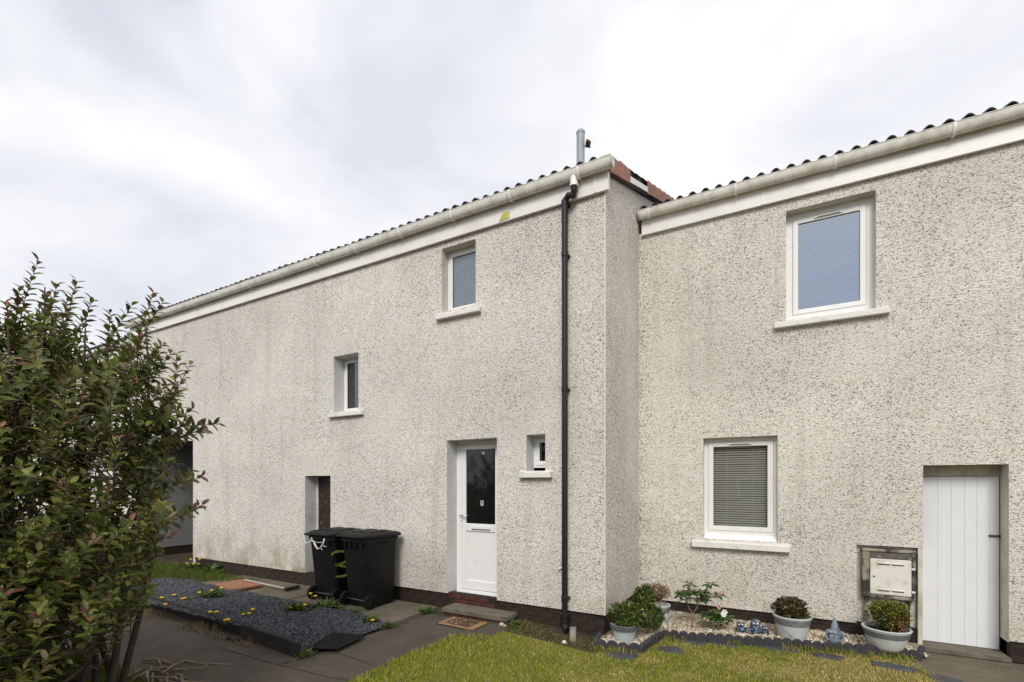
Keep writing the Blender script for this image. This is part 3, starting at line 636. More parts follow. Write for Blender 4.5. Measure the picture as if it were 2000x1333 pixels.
# ---- windows
def sill(parent, x0, x1, z1, Y, h=.085, out_=.07, m='sill', dep=.2):
    mb = MB(); poly = [(Y-out_, z1-h), (Y+.01, z1-h), (Y+.01, z1+.004), (Y-out_, z1-.012)]
    mb.prism(poly, 0, x0, x1)
    return mb.build('sill', m, parent, bevel=.006)
def window(P, o, Y, dep, fw=.05, sw=.055, m='upvc', glass='glass', vent=False, blind=None, sill_px=None, sub=.012, bot=.0):
    x0, x1, z0, z1 = o; y = Y+dep
    mb = MB(); frame_ring(mb, x0-.01, x1+.01, z0+bot, z1+.01, fw+.01, y, y+.07)
    wn = mb.build('window', m, P, bevel=.003)
    ix0, ix1, iz0, iz1 = x0+fw, x1-fw, z0+fw+bot, z1-fw
    mb = MB(); frame_ring(mb, ix0+.003, ix1-.003, iz0+.003, iz1-.003, sw, y-sub, y+.04); mb.build('sash', m, wn, bevel=.004)
    gx0, gx1, gz0, gz1 = ix0+sw, ix1-sw, iz0+sw, iz1-sw
    mb = MB(); frame_ring(mb, gx0-.002, gx1+.002, gz0-.002, gz1+.002, .008, y-sub+.006, y+.03); mb.build('gasket', 'slot_dark', wn)
    mb = MB(); mb.box(gx0, gx1, y+.004, y+.008, gz0, gz1); mb.build('pane', glass, wn)
    if vent:
        cx = (gx0+gx1)/2; mb = MB(); mb.box(cx-.15, cx+.15, y-sub-.012, y-sub-.001, iz1-sw+.016, iz1-sw+.040); v_ = mb.build('trickle_vent', m, wn, bevel=.003)
        mb = MB(); mb.box(cx-.12, cx+.12, y-sub-.016, y-sub-.0125, iz1-sw+.020, iz1-sw+.027); mb.build('vent_slot', 'slot_dark', wn)
    return wn, (gx0, gx1, gz0, gz1, y)
reveal(HL, opA, YL, .16, 'reveal_cream'); reveal(HL, opB, YL, .23, 'reveal_paint'); reveal(HL, opC, YL, .26, 'reveal_paint', False)
reveal(HL, opD, YL, .25, 'reveal_paint', False); reveal(HL, opE, YL, .23, 'reveal_paint')
reveal(HR, opF, YR, .16, 'reveal_cream'); reveal(HR, opG, YR, .13, 'reveal_cream')
wA, gA = window(HL, opA, YL, .15, .03, .055, glass='obscure_glass')
wB, gB = window(HL, opB, YL, .22, .035, .045)
wE, gE = window(HL, opE, YL, .22, .03, .055, bot=.05)
wF, gF = window(HR, opF, YR, .14, .075, .06, vent=True, glass='glass_up', bot=.02)
wG, gG = window(HR, opG, YR, .11, .05, .065, vent=True, glass='glass_clear', bot=.06)
def px_sill(P, ul, ur, vt, vb, Y, out_=.07):
    a = PY(ul, vt, Y-out_); b = PY(ur, vt, Y-out_); c = PY(ul, vb, Y-out_)
    return sill(P, a.x, b.x, a.z+.012, Y, a.z-c.z, out_)
px_sill(wA, 849, 935.5, 617, 627, YL); px_sill(wB, 638.7, 705, 808, 817.5, YL); px_sill(wE, 1012.6, 1075.4, 922.5, 935.6, YL)
px_sill(wF, 1512, 1740, 631, 643.5, YR); px_sill(wG, 1351, 1543.5, 1056.7, 1070, YR, .08)
# white board of the lower window between frame and sill
mb = MB(); mb.prism([(YR-.02, opG[2]-.045), (YR+.12, opG[2]-.02), (YR+.12, opG[2]+.065), (YR+.105, opG[2]+.065)], 0, opG[0]+.005, opG[1]-.005); mb.build('sill_board', 'upvc', wG)
mb = MB(); mb.prism([(YR-.01, opF[2]-.025), (YR+.15, opF[2]-.01), (YR+.15, opF[2]+.03), (YR+.135, opF[2]+.03)], 0, opF[0]+.005, opF[1]-.005); mb.build('sill_board', 'upvc', wF)
# curtains and blinds
def curtain(label, g, dy, m):
    gx0, gx1, gz0, gz1, y = g; n = 40; mb = MB()
    top = [(gx0-.03+(gx1-gx0+.06)*i/n, y+dy+.018*math.sin(i*1.3)+.006*math.sin(i*3.1)) for i in range(n+1)]
    mb.loft([[(a, b, gz0-.05) for a, b in top], [(a, b, gz1+.05) for a, b in top]], cap=False, close=False)
    o = mb.build('curtain', m, None, smooth=True, fix=False); return tag(o, label, 'curtain')
curtain('dark grey curtain hanging behind the small middle window', gB, .12, 'curtain')
curtain('dark curtain behind the tiny window beside the front door', gE, .14, 'slot_dark')
def blind(g, label, m, pitch, tilt, w_=.025):
    gx0, gx1, gz0, gz1, y = g; yb = y+.075; B = thing('venetian_blind', label, 'blind', ((gx0+gx1)/2, yb, gz0))
    mb = MB(); mb.box(gx0-.03, gx1+.03, yb-.015, yb+.02, gz1-.005, gz1+.04); mb.build('headrail', m, B)
    mb = MB(); hx = (gx1-gx0)/2+.03
    n = 4; pts = []
    for i in range(n+1):
        s = (i/n-.5)*w_; arch = .0025*(1-(2*i/n-1)**2); pts.append((s*math.cos(tilt)-arch*math.sin(tilt), s*math.sin(tilt)+arch*math.cos(tilt)))
    poly = pts + [(a, b-.0007) for a, b in reversed(pts)]
    mb.prism(poly, 0, -hx, hx); t = mb.build('slat', m); me = t.data; bpy.data.objects.remove(t)
    z = gz1-.012
    while z > gz0-.01:
        o = link('slat', me, B); o.location = ((gx0+gx1)/2, yb, z+random.uniform(-.001, .001)); z -= pitch
    for f in (.25, .72):
        xx = gx0+(gx1-gx0)*f; mb = MB(); mb.box(xx-.0025, xx+.0025, yb-.016, yb-.0145, gz0-.02, gz1); mb.build('cord', m, B)
    return B
blind(gF, 'white venetian blind behind the upper window of the set-back house', 'blind_white', .026, R(62))
blind(gG, 'pale venetian blind behind the ground floor window of the set-back house', 'blind_cream', .031, R(47), .027)

# ---- front door of the left house
x0, x1, zt = opD[0], opD[1], opD[3]; yD = YL+.24
zsill = PY(886, 1153, yD).z
mb = MB(); mb.box(x0-.005, x0+.06, yD, yD+.07, zsill, zt+.01); mb.box(x1-.06, x1+.005, yD, yD+.07, zsill, zt+.01); mb.box(x0+.06, x1-.06, yD, yD+.07, zt-.06, zt+.01)
door = mb.build('front_door', 'upvc', HL, bevel=.004)
mb = MB(); mb.box(x0+.001, x1-.001, YL+.16, yD+.07, zsill-.045, zsill); mb.box(x0+.02, x1-.02, YL+.20, yD, zsill+.001, zsill+.045); mb.build('threshold', 'upvc', door, bevel=.005)
dx0, dx1, dz0, dz1 = x0+.063, x1-.063, zsill+.05, zt-.063
zg1 = PY(908, 879, yD).z; zg0 = PY(908, 1022, yD).z; gxl = PY(911, 900, yD).x; gxr = dx1-(gxl-dx0)
mb = MB(); mb.box(dx0, gxl, yD-.012, yD+.04, dz0, dz1); mb.box(gxr, dx1, yD-.012, yD+.04, dz0, dz1); mb.box(gxl, gxr, yD-.012, yD+.04, zg1, dz1)
zm = PY(910, 1037, yD).z; zpb = PY(905, 1132, yD).z
mb.box(gxl, gxr, yD-.012, yD+.04, zm, zg0); mb.box(gxl, gxr, yD-.012, yD+.04, dz0, zpb)
leaf_ = mb.build('door_leaf', 'upvc', door, bevel=.004)
mb = MB(); mb.box(gxl-.005, gxr+.005, yD+.006, yD+.02, zpb-.005, zm+.005); mb.build('lower_panel', 'upvc', door)
mb = MB(); mb.box(gxl-.005, gxr+.005, yD+.004, yD+.012, zg0-.005, zg1+.005); mb.build('door_glass', 'door_black_glass', door)
# handle, keyhole, letterbox
hz = PY(905, 1007, yD).z; hx = dx0+.035
mb = MB(); mb.box(hx-.016, hx+.016, yD-.022, yD-.0125, hz-.16, hz+.06); mb.build('handle_plate', 'upvc', door, bevel=.004)
mb = MB(); mb.tube([(hx, yD-.02, hz), (hx, yD-.06, hz), (hx+.03, yD-.065, hz), (hx+.13, yD-.062, hz+.004)], .010, 10); mb.build('handle', 'steel', door, smooth=True)
mb = MB(); mb.lathe([(.008, 0), (.008, .006)], (0, 0, 0), 12); k_ = mb.build('keyhole', 'slot_dark', door); k_.matrix_parent_inverse = Matrix(); k_.location = (hx, yD-.022, hz-.08); k_.rotation_euler = (R(90), 0, 0)
k_.location = Vector(k_.location)
lx0, lx1 = PY(922, 1028, yD).x, PY(960, 1030, yD).x; lz = (zg0+zm)/2
mb = MB(); mb.box(lx0, lx1, yD-.026, yD-.0125, lz-.028, lz+.028); lb = mb.build('letterbox', 'upvc', door, bevel=.005)
mb = MB(); mb.box(lx0+.012, lx1-.012, yD-.030, yD-.0265, lz-.024, lz-.017); mb.build('letterbox_gap', 'dark_steel', door)
def text_mesh(txt, size, name, m, parent, loc, rot=(R(90), 0, 0), ext=.0008, align='CENTER', sx=1, bold=0):
    c = bpy.data.curves.new(name, 'FONT'); c.body = txt; c.size = size; c.extrude = ext; c.align_x = align; c.align_y = 'CENTER'; c.offset = bold
    t = bpy.data.objects.new(name, c); COL.objects.link(t); bpy.context.view_layer.update()
    me = bpy.data.meshes.new_from_object(t); bpy.data.objects.remove(t); bpy.data.curves.remove(c)
    me.transform(Matrix.Translation(loc) @ (Matrix.Rotation(rot[2], 4, 'Z') @ Matrix.Rotation(rot[0], 4, 'X')) @ Matrix.Diagonal((sx, 1, 1, 1)))
    me.materials.clear(); me.materials.append(MATS[m]); return link(name, me, parent)
q = PY(940, 946, yD); text_mesh('30', .20, 'house_number', 'print_dark', door, (q.x, yD+.002, q.z), bold=.006)
q = PY(941.5, 983, yD); mb = MB(); mb.box(q.x-.026, q.x+.026, yD-.002, yD+.0035, q.z-.037, q.z+.037); st = mb.build('sticker', 'print_grey', door)
mb = MB(); mb.tube([(q.x-.013, yD-.003, q.z+.014), (q.x, yD-.003, q.z+.022), (q.x+.012, yD-.003, q.z+.008), (q.x-.002, yD-.003, q.z-.012)], .004, 5); mb.build('sticker_mark', 'print_dark', door)
q = PY(944, 885, yD); mb = MB(); mb.lathe([(.027, 0), (.027, .003)], (0, 0, 0), 20); s2 = mb.build('round_sticker', 'print_blue', door); s2.matrix_parent_inverse = Matrix(); s2.location = (q.x, yD+.003, q.z); s2.rotation_euler = (R(90), 0, 0)
mb = MB(); mb.box(q.x-.02, q.x+.02, yD-.0015, yD-.0005, q.z-.012, q.z+.008); mb.build('sticker_panel', 'white_print', door)
# brown store door
x0, x1, zt = opC[0], opC[1], opC[3]; yC = YL+.25
mb = MB(); mb.box(x0+.0, x1+.01, yC, yC+.04, .05, zt+.01); sdoor = mb.build('store_door', 'brown_door', HL)
mb = MB(); mb.box(x0+.002, x0+.04, yC-.015, yC-.001, .15, zt); mb.build('door_frame', 'reveal_paint', sdoor)
# ---- step and brick riser before the front door
sz = CZ-1.66
a = PG(868, 1205); 
stx0, stx1 = PY(862, 1190, 5.16).x, PY(989, 1205, 5.16).x
sztop = PY(862, 1187, 5.16).z
SY = 5.16
ST = thing('door_step', 'worn concrete slab step on red bricks below the front door', 'step', ((stx0+stx1)/2, SY, 0))
mb = MB(); mb.box(stx0, stx1, SY, YL+.02, sztop-.058, sztop); mb.build('tread', 'step_concrete', ST, bevel=.009, seg=2)
b = MB(); b.box(-.1075, .1075, -.05, .05, -.0325, .0325); tb = b.build('brick', 'plinth_red', None, bevel=.005); tbm = tb.data; bpy.data.objects.remove(tb)
x = stx0+.14
while x < stx1-.09:
    o = link('brick', tbm, ST); o.location = (x, SY+.075+random.uniform(-.004, .004), sztop-.095); o.rotation_euler = (0, 0, random.uniform(-.02, .02)); x += .225
mb = MB(); mb.box(stx0+.04, stx1-.04, SY+.045, YL+.02, -.03, sztop-.06); mb.build('mortar_bed', 'mortar', ST)

# ---- meter box recess and boarded door of the right house
yH = YR+.07
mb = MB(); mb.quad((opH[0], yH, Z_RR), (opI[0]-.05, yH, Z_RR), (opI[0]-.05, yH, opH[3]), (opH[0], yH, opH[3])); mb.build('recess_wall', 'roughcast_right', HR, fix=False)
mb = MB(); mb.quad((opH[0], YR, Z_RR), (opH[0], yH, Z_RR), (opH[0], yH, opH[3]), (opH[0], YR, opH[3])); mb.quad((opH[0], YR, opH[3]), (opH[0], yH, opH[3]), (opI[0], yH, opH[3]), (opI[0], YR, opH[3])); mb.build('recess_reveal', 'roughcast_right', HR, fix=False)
MBX = thing('meter_box', 'stained off-white meter cupboard with slotted door in the wall recess', 'meter box', (PY(1737, 1170, YR).x, YR, .2))
yb = YR-.02
def bx(u0, v0, u1, v1, Y): 
    a = PY(u0, v0, Y); b = PY(u1, v1, Y); return a.x, b.x, b.z, a.z
fx0, fx1 = PY(1684, 1120, yb).x, PY(1789, 1120, yb).x; fz1 = PY(1684, 1076, yb).z; fz0 = PY(1684, 1166, yb).z
dx0_, dx1_ = PY(1698.5, 1120, yb).x, PY(1781, 1120, yb).x; dz1_ = PY(1698.5, 1090, yb).z; dz0_ = PY(1698.5, 1160, yb).z
mb = MB(); mb.box(fx0, dx0_, yb, yH, fz0, fz1); mb.box(dx1_, fx1, yb, yH, fz0, fz1); mb.box(dx0_, dx1_, yb, yH, fz0, dz0_)
mb.build('meter_frame', 'meter_frame', MBX, bevel=.008)
mb = MB(); mb.box(fx0-.004, fx1+.004, yb-.012, yH, fz1-.001, fz1+.03); mb.build('meter_lip', 'meter_frame', MBX, bevel=.006)
mb = MB(); mb.box(dx0_, dx1_, yb+.004, yH, dz1_, fz1-.002); mb.build('meter_header', 'meter_frame_dark', MBX, bevel=.004)
mb = MB(); mb.box(dx0_+.004, dx1_-.004, yb-.008, yb+.02, dz0_+.004, dz1_-.004); mdoor = mb.build('meter_door', 'meter_door', MBX, bevel=.006)
for zz, (ra, rb_) in ((dz1_-.062, (.18, .82)), (dz0_+.055, (.18, .82))):
    wd_ = dx1_-dx0_
    for s0, s1 in ((ra, .49), (.53, rb_)):
        mb = MB(); mb.box(dx0_+wd_*s0, dx0_+wd_*s1, yb-.020, yb-.0085, zz, zz+.02); h_ = mb.build('louvre', 'meter_door', mdoor, bevel=.005)
        mb = MB(); mb.box(dx0_+wd_*s0+.004, dx0_+wd_*s1-.004, yb-.012, yb-.0085, zz-.009, zz-.001); mb.build('louvre_gap', 'slot_dark', mdoor)
mb = MB(); mb.tube([(dx0_+.04, yb-.014, (dz0_+dz1_)/2), (dx0_+.04, yb-.006, (dz0_+dz1_)/2)], .009, 12); mb.build('lock', 'dark_steel', mdoor)
for zz in (dz1_-.10, dz0_+.06):
    mb = MB(); mb.box(dx1_-.006, dx1_+.03, yb-.014, yb-.002, zz-.012, zz+.012); mb.build('hinge', 'meter_door', MBX, bevel=.003)
# pipes below the box
px_ = PY(1692, 1200, YR).x
mb = MB(); mb.tube([(px_, YR+.02, fz0), (px_, YR+.02, zg(px_))], .024, 12); mb.build('service_pipe', 'meter_frame', MBX, smooth=2)
px_ = PY(1775, 1200, YR).x
mb = MB(); mb.tube([(px_, YR+.03, fz0), (px_, YR+.03, zg(px_))], .017, 10); mb.build('cable_pipe', 'black_plastic', MBX, smooth=2)
# boarded door
ID = thing_door = None
yI = YR+.24
z_b = PY(1804, 1250.5, yI).z; z_t = PY(1804, 931.5, yI).z
xa, xb = PY(1800, 1100, yI).x, PY(1951, 1100, yI).x
mb = MB(); mb.box(xa-.06, opI[1], yI, yI+.05, z_t+.006, opI[3]+.0); mb.box(xb+.008, opI[1]+.0, yI, yI+.05, z_b-.15, z_t+.005)
bd = mb.build('boarded_door', 'frame_aged', HR, bevel=.003)
mb = MB(); mb.box(opI[0]-.045, opI[0]-.003, YR+.004, yI+.05, z_b-.02, opH[3]+.02); mb.build('door_post', 'frame_aged', bd, bevel=.004)
edges = [1796, 1831, 1857, 1883, 1907, 1932, 1951]
for a, b in zip(edges, edges[1:]):
    p0, p1 = PY(a, 1100, yI).x, PY(b, 1100, yI).x
    mb = MB(); mb.box(p0+.0004, p1-.0004, yI-.012, yI+.03, z_b, z_t); mb.build('board', 'board_white', bd, bevel=.0028)
mb = MB(); mb.box(xa, xb, yI+.0, yI+.02, z_b+.003, z_t-.003); mb.build('door_back', 'board_white', bd)
q = PY(1943, 1047, yI); mb = MB(); mb.box(q.x-.055, q.x+.05, yI-.022, yI-.0125, q.z-.012, q.z+.012); mb.tube([(q.x-.03, yI-.03, q.z), (q.x+.04, yI-.03, q.z+.002)], .007, 8); mb.build('bolt', 'dark_steel', bd)
for (u, v) in ((1901, 1085), (1915, 1222), (1933, 1228)): pass
mb = MB(); mb.quad((opI[1], YR, Z_RR-.02), (opI[1], YR, opI[3]), (opI[1], YR+.25, opI[3]), (opI[1], YR+.25, Z_RR-.02)); mb.quad((opI[0], YR, opI[3]), (opI[0], YR+.25, opI[3]), (opI[1], YR+.25, opI[3]), (opI[1], YR, opI[3])); mb.build('reveal', 'frame_aged', HR, fix=False)
# threshold of that door
tz = z_b-.006
DS = thing('door_step', 'rough low concrete step under the white boarded door', 'step', ((xa+xb)/2, YR, -.1))
mb = MB(); mb.box(xa-.06, opI[1]+.01, YR-.06, yI+.05, tz-.05, tz); mb.build('tread', 'step_concrete', DS, bevel=.010, seg=2)
mb = MB(); mb.box(xa-.05, opI[1]+.03, YR-.11, yI, -.25, tz-.052); mb.build('riser', 'step_concrete', DS, bevel=.010, seg=2)

# ================================================================== NEIGHBOUR AND OPPOSITE SIDE
HN = thing('terraced_house', 'further terraced house with lower eaves behind the large shrub', 'house', (-18, 5.6, 0))
fzN = FZL-.34
mb = MB(); wall_grid(mb, -26, XL0-.02, 0, fzN+.05, 5.62, [(-17, -16, 0.2, 2.2), (-20, -18.8, 3, 4.2)]); mb.build('wall', 'roughcast_left', HN, fix=False)
mb = MB(); mb.box(-26, XL0-.02, 5.50, 5.52, fzN, fzN+.30); mb.build('fascia', 'fascia', HN)
mb = MB(); mb.tube([(-26, 5.45, fzN+.29), (XL0-.02, 5.45, fzN+.29)], .06, 12); mb.build('gutter', 'gutter', HN, smooth=2)
mb = MB(); mb.prism([(5.4, fzN+.33), (9.5, fzN+.33+4.1*PIT), (9.5, fzN+.4+4.1*PIT), (5.4, fzN+.40)], 0, -26, XL0-.02); mb.build('roof', 'roof_tile', HN)
mb = MB(); mb.box(-26, XL0-.03, 5.86, 5.9, 0, fzN); mb.build('inner_wall', 'room', HN)
mb = MB(); mb.box(-17, -16, 5.8, 5.84, 0.2, 2.2); mb.build('door', 'upvc', HN)
mb = MB(); frame_ring(mb, -20, -18.8, 3, 4.2, .07, 5.74, 5.8); nw = mb.build('window', 'upvc', HN); mb = MB(); mb.box(-19.93, -18.87, 5.76, 5.77, 3.07, 4.13); mb.build('pane', 'door_black_glass', nw)
# across the way, behind the camera: seen only as reflections in the glass
HO = thing('brick_house', 'red brick house across the way seen only in the window glass', 'house', (0, -15, 0))
mb = MB(); wall_grid(mb, -9, 11, -.2, 4.6, -15, [(-2, -.6, .8, 2.0), (4, 5.4, .8, 2.0), (1, 2, -.2, 2.0)]); mb.quad((-9, -15, -.2), (-9, -22, -.2), (-9, -22, 4.6), (-9, -15, 4.6)); mb.build('wall', 'brickwork_far', HO, fix=False)
mb = MB(); mb.prism([(-14.7, 4.5), (-18.5, 6.4), (-22.3, 4.5), (-22.3, 4.4), (-18.5, 6.3), (-14.7, 4.4)], 0, -9.2, 11.2); mb.build('roof', 'roof_tile', HO)
for xw in (-2, 4):
    mb = MB(); frame_ring(mb, xw, xw+1.4, .8, 2.0, .08, -15.1, -15.02); ww = mb.build('window', 'upvc', HO); mb = MB(); mb.box(xw+.08, xw+1.32, -15.08, -15.07, .88, 1.92); mb.build('pane', 'door_black_glass', ww)
mb = MB(); mb.box(1, 2, -15.1, -15.04, -.2, 2.0); mb.build('door', 'upvc', HO)
n = 9000; hp = np.stack([rng.uniform(-9, 9, n), rng.uniform(-7.2, -6.4, n), rng.uniform(-.1, 1.25, n)], 1)
tag(leaves_mesh('hedge', hp, rnd_unit(n), rnd_unit(n), rng.uniform(.07, .12, n), rng.uniform(.05, .08, n), pick_cols([(.04, .07, .015), (.07, .1, .02)], [1, 1], n)), 'clipped green hedge across the lawn seen only in window glass', 'hedge', kind='stuff')

# ================================================================== GARDEN
def vnoise(x, y, s, seed=0):
    r = np.random.default_rng(seed).random((97, 97)); x = np.asarray(x)*s+37.3; y = np.asarray(y)*s+19.1
    xi, yi = np.floor(x).astype(int), np.floor(y).astype(int); fx, fy = x-xi, y-yi; fx = fx*fx*(3-2*fx); fy = fy*fy*(3-2*fy)
    g = lambda a, b: r[a % 97, b % 97]
    return (g(xi, yi)*(1-fx)+g(xi+1, yi)*fx)*(1-fy)+(g(xi, yi+1)*(1-fx)+g(xi+1, yi+1)*fx)*fy
def lp(o): o.matrix_parent_inverse = Matrix(); return o
zgv = np.vectorize(zg)
GR_T = np.array([(0, 1, 3), (0, 3, 2), (2, 3, 4)])
def blades(name, P, ln, wd, lean, col, label=None, cat=None, parent=None):
    n = len(P); a = rng.uniform(0, 2*np.pi, n); b = a+rng.uniform(-1.2, 1.2, n)+np.pi/2
    s = np.stack([np.cos(a), np.sin(a), np.zeros(n)], 1)*wd[:, None]*.5
    l = np.stack([np.cos(b), np.sin(b), np.zeros(n)], 1)*lean[:, None]
    up = np.array([0, 0, 1.0])
    h = ln[:, None]
    m = P + up*h*.55 + l*h*.30; t = P + up*h*np.sqrt(np.maximum(.05, 1-lean[:, None]**2*.55)) + l*h
    V = np.stack([P-s, P+s, m-s*.75, m+s*.75, t], 1)
    T = (GR_T[None]+5*np.arange(n)[:, None, None]).reshape(-1, 3)
    o = np_mesh(name, V.reshape(-1, 3), T, 'grass', parent, np.repeat(col, 5, 0))
    o['kind'] = 'stuff'
    return tag(o, label, cat) if label else o

for nm, pts in (('path_joint', [(596, 1276), (640, 1264), (700, 1246)]), ('path_joint', [(700, 1246), (790, 1216), (842, 1196)]), ('path_joint', [(420, 1262), (520, 1292), (620, 1318), (700, 1333)]), ('path_joint', [(648, 1272), (690, 1286), (725, 1296)])):
    P3 = [PG(u, v, .009) for u, v in pts]; P4 = []
    for a, b in zip(P3, P3[1:]):
        for k in range(8): P4.append(a+(b-a)*(k/8)+Vector((random.uniform(-.006, .006), random.uniform(-.006, .006), 0)))
    mb = MB(); mb.loft([[(p.x-.006, p.y-.004, zg(p.x)+.0085), (p.x+.006, p.y+.004, zg(p.x)+.0085)] for p in P4], cap=False, close=False); kind_s(mb.build(nm, 'mortar', None, fix=False))
# ---- edging line of the planting bed (lawn side) and stepping stones, needed before the grass
E = [PG(1181, 1240), PG(1163, 1268), PG(1250, 1277), PG(1292, 1249), PG(1795, 1293)]
E[0].y = YL+.02; E[0].x = min(E[0].x, XC+.02)
def edge_y(x):
    if x < E[1].x: return YL-.05
    for a, b in zip(E[1:], E[2:]):
        if a.x <= x <= b.x: return a.y+(b.y-a.y)*(x-a.x)/max(1e-6, b.x-a.x)
    return E[4].y+.05
STEPS = [(1213, 1282, .19, .10), (1311, 1272, .15, .08), (1352, 1256, .17, .06), (1413, 1260, .16, .07), (1522, 1269, .19, .075), (1615, 1285, .17, .07), (1742, 1305, .20, .075), (1836, 1330, .20, .08)]
step_pts = []
names_ = ['dark slate stepping stone sunk in the lawn before the round-potted corner shrub', 'dark slate stepping stone in the lawn beside the bend of the edging', 'dark slate stepping stone tight against the scalloped edging under the spindly shrub', 'dark slate stepping stone in the grass before the pink-flowered shrub', 'dark slate stepping stone in the grass before the blue ornaments', 'dark slate stepping stone in the grass in front of the gnome', 'dark slate stepping stone in the grass in front of the rightmost planter', 'dark slate stepping stone nearest the camera at the bottom edge']
for (u, v, rx, ry), lb in zip(STEPS, names_):
    c = PG(u, v); step_pts.append((c.x, c.y, rx, ry)); n = 11; ph = random.uniform(0, 6)
    ring = [(c.x+rx*(1+.16*math.sin(3*a+ph)+random.uniform(-.08, .08))*math.cos(a), c.y+ry*1.35*(1+.12*math.cos(2*a+ph)+random.uniform(-.1, .1))*math.sin(a)) for a in [2*math.pi*i/n for i in range(n)]]
    mb = MB(); mb.loft([[(x, y, c.z-.02) for x, y in ring], [(x, y, c.z+.022) for x, y in ring]]); o = mb.build('stepping_stone', 'slate', None, bevel=.006)
    tag(o, lb, 'stepping stone', 'slate stepping stones along the bed')

# ---- lawn grass
def lawn_pts(n):
    x = rng.uniform(-3.36, 2.75, n); y = rng.uniform(2.2, 6.6, n)
    ey = np.array([edge_y(a) for a in x])-.03
    keep = (y < ey) & ~((x > 1.28) & (y > 6.30-.9*(x-1.28)))
    wob = -3.34+.05*np.sin(y*3.1)+.03*np.sin(y*9.7)
    keep &= x > wob
    keep &= ~((x < -2.92) & (y > 4.50+.25*np.clip((x+3.3)/.4, 0, 1)))
    # thin bare soil by the plinth and out of sight in front
    keep &= ~((y > 4.92) & (x < -1.72) & (rng.random(n) < .85))
    dep = -x*0+(x*FWD.x+y*FWD.y); lat = x*RGT.x+y*RGT.y
    v = VH+FPX*1.87/np.maximum(dep, .3)
    keep &= v < 1420
    for sx, sy, rx, ry in step_pts: keep &= ~((((x-sx)/(rx*.78))**2+((y-sy)/(ry*1.0))**2 < 1) & (rng.random(n) < .96))
    return x[keep], y[keep]
x, y = lawn_pts(150000)
n = len(x); dry = vnoise(x, y, 1.6, 1)*.6+vnoise(x, y, 4.5, 2)*.4
dry = dry + .26*np.clip((x+1.0)/2.2, -.6, 1) - .40*np.exp(-((x+3.3)/.35)**2) + rng.normal(0, .10, n)
ln = rng.uniform(.018, .042, n)*(1-.35*np.clip(dry, 0, 1)) + .035*np.exp(-((x+3.28)/.22)**2)*rng.random(n)
green = pick_cols([(.24, .29, .020), (.17, .235, .017), (.36, .365, .042)], [3, 2, 2], n, .2)
straw = pick_cols([(.58, .46, .19), (.46, .38, .12), (.64, .54, .29)], [3, 3, 1], n, .2)
f = (rng.random(n) < np.clip((dry-.40)*3.4, .08, .9))[:, None]
col = np.where(f, straw, green)
P = np.stack([x, y, zgv(x)+.004], 1)
blades('grass', P, ln, rng.uniform(.004, .008, n), rng.uniform(.15, .95, n), col, 'patchy green and straw-coloured lawn grass before the set-back house', 'grass')

# longer unmown grass against the edging and the door paving
n = 1500; tt = rng.random(n); x = E[1].x+(E[4].x-E[1].x+.1)*tt; y = np.array([edge_y(a) for a in x])-.035-np.abs(rng.normal(0, .05, n)); k = vnoise(x, y, 5, 12) > .42; x, y = x[k], y[k]; n = len(x)
blades('edge_grass', np.stack([x, y, zgv(x)+.004], 1), rng.uniform(.04, .10, n), rng.uniform(.004, .008, n), rng.uniform(.1, .8, n), pick_cols([(.20, .25, .02), (.13, .19, .02), (.50, .38, .16), (.42, .24, .10)], [3, 2, 1.5, .7], n), 'longer tufts of grass against the scalloped bed edging', 'grass')
# ---- planting bed
poly = [E[0], E[1], E[2], E[3], E[4]]
bedz = lambda x: zg(x)+.055
V = [(p.x, p.y, bedz(p.x)) for p in poly] + [(opI[0]+.0, YR+.02, bedz(1)), (XC-.0, YR+.02, bedz(XC)), (XC-.02, YL+.02, bedz(XC))]
mb = MB(); mb.add(V, [tuple(range(len(V)))]); kind_s(mb.build('planting_bed', 'pebble_base', None))
def in_bed(x, y):
    ey = np.array([edge_y(a) for a in x])
    return (y > ey+.05) & (y < YR) & ((x > XC+.02) | (y < YL)) & (x > E[1].x+.04) & (x < 1.40) & ~((x < XC+.02) & (y > YL-.02))
CH_T = np.array([(0,1,2),(0,2,3),(4,6,5),(4,7,6),(0,4,5),(0,5,1),(1,5,6),(1,6,2),(2,6,7),(2,7,3),(3,7,4),(3,4,0)])
CUBE = np.array([(-1,-1,-1),(1,-1,-1),(1,1,-1),(-1,1,-1),(-1,-1,1),(1,-1,1),(1,1,1),(-1,1,1)], float)*.5
def stones(name, P, size, flat, col, m, label, cat):
    n = len(P); v = CUBE[None]*(1+rng.uniform(-.35, .35, (n, 8, 3)))
    v = v*(size[:, None, None]*np.stack([np.ones(n), rng.uniform(.55, .95, n), flat], 1)[:, None, :])
    a = rng.normal(size=(n, 4)); a[:, 1:3] *= .35; a = nrmz(a); w_, x_, y_, z_ = a.T
    Rm = np.stack([1-2*(y_*y_+z_*z_), 2*(x_*y_-z_*w_), 2*(x_*z_+y_*w_), 2*(x_*y_+z_*w_), 1-2*(x_*x_+z_*z_), 2*(y_*z_-x_*w_), 2*(x_*z_-y_*w_), 2*(y_*z_+x_*w_), 1-2*(x_*x_+y_*y_)], 1).reshape(n, 3, 3)
    v = np.einsum('nij,nkj->nki', Rm, v)+P[:, None, :]
    T = (CH_T[None]+8*np.arange(n)[:, None, None]).reshape(-1, 3)
    o = np_mesh(name, v.reshape(-1, 3), T, m, None, np.repeat(col, 8, 0)); return tag(o, label, cat, kind='stuff')
n = 16000; x = rng.uniform(-1.95, 1.42, n); y = rng.uniform(5.0, YR, n); k = in_bed(x, y); x, y = x[k], y[k]; n = len(x)
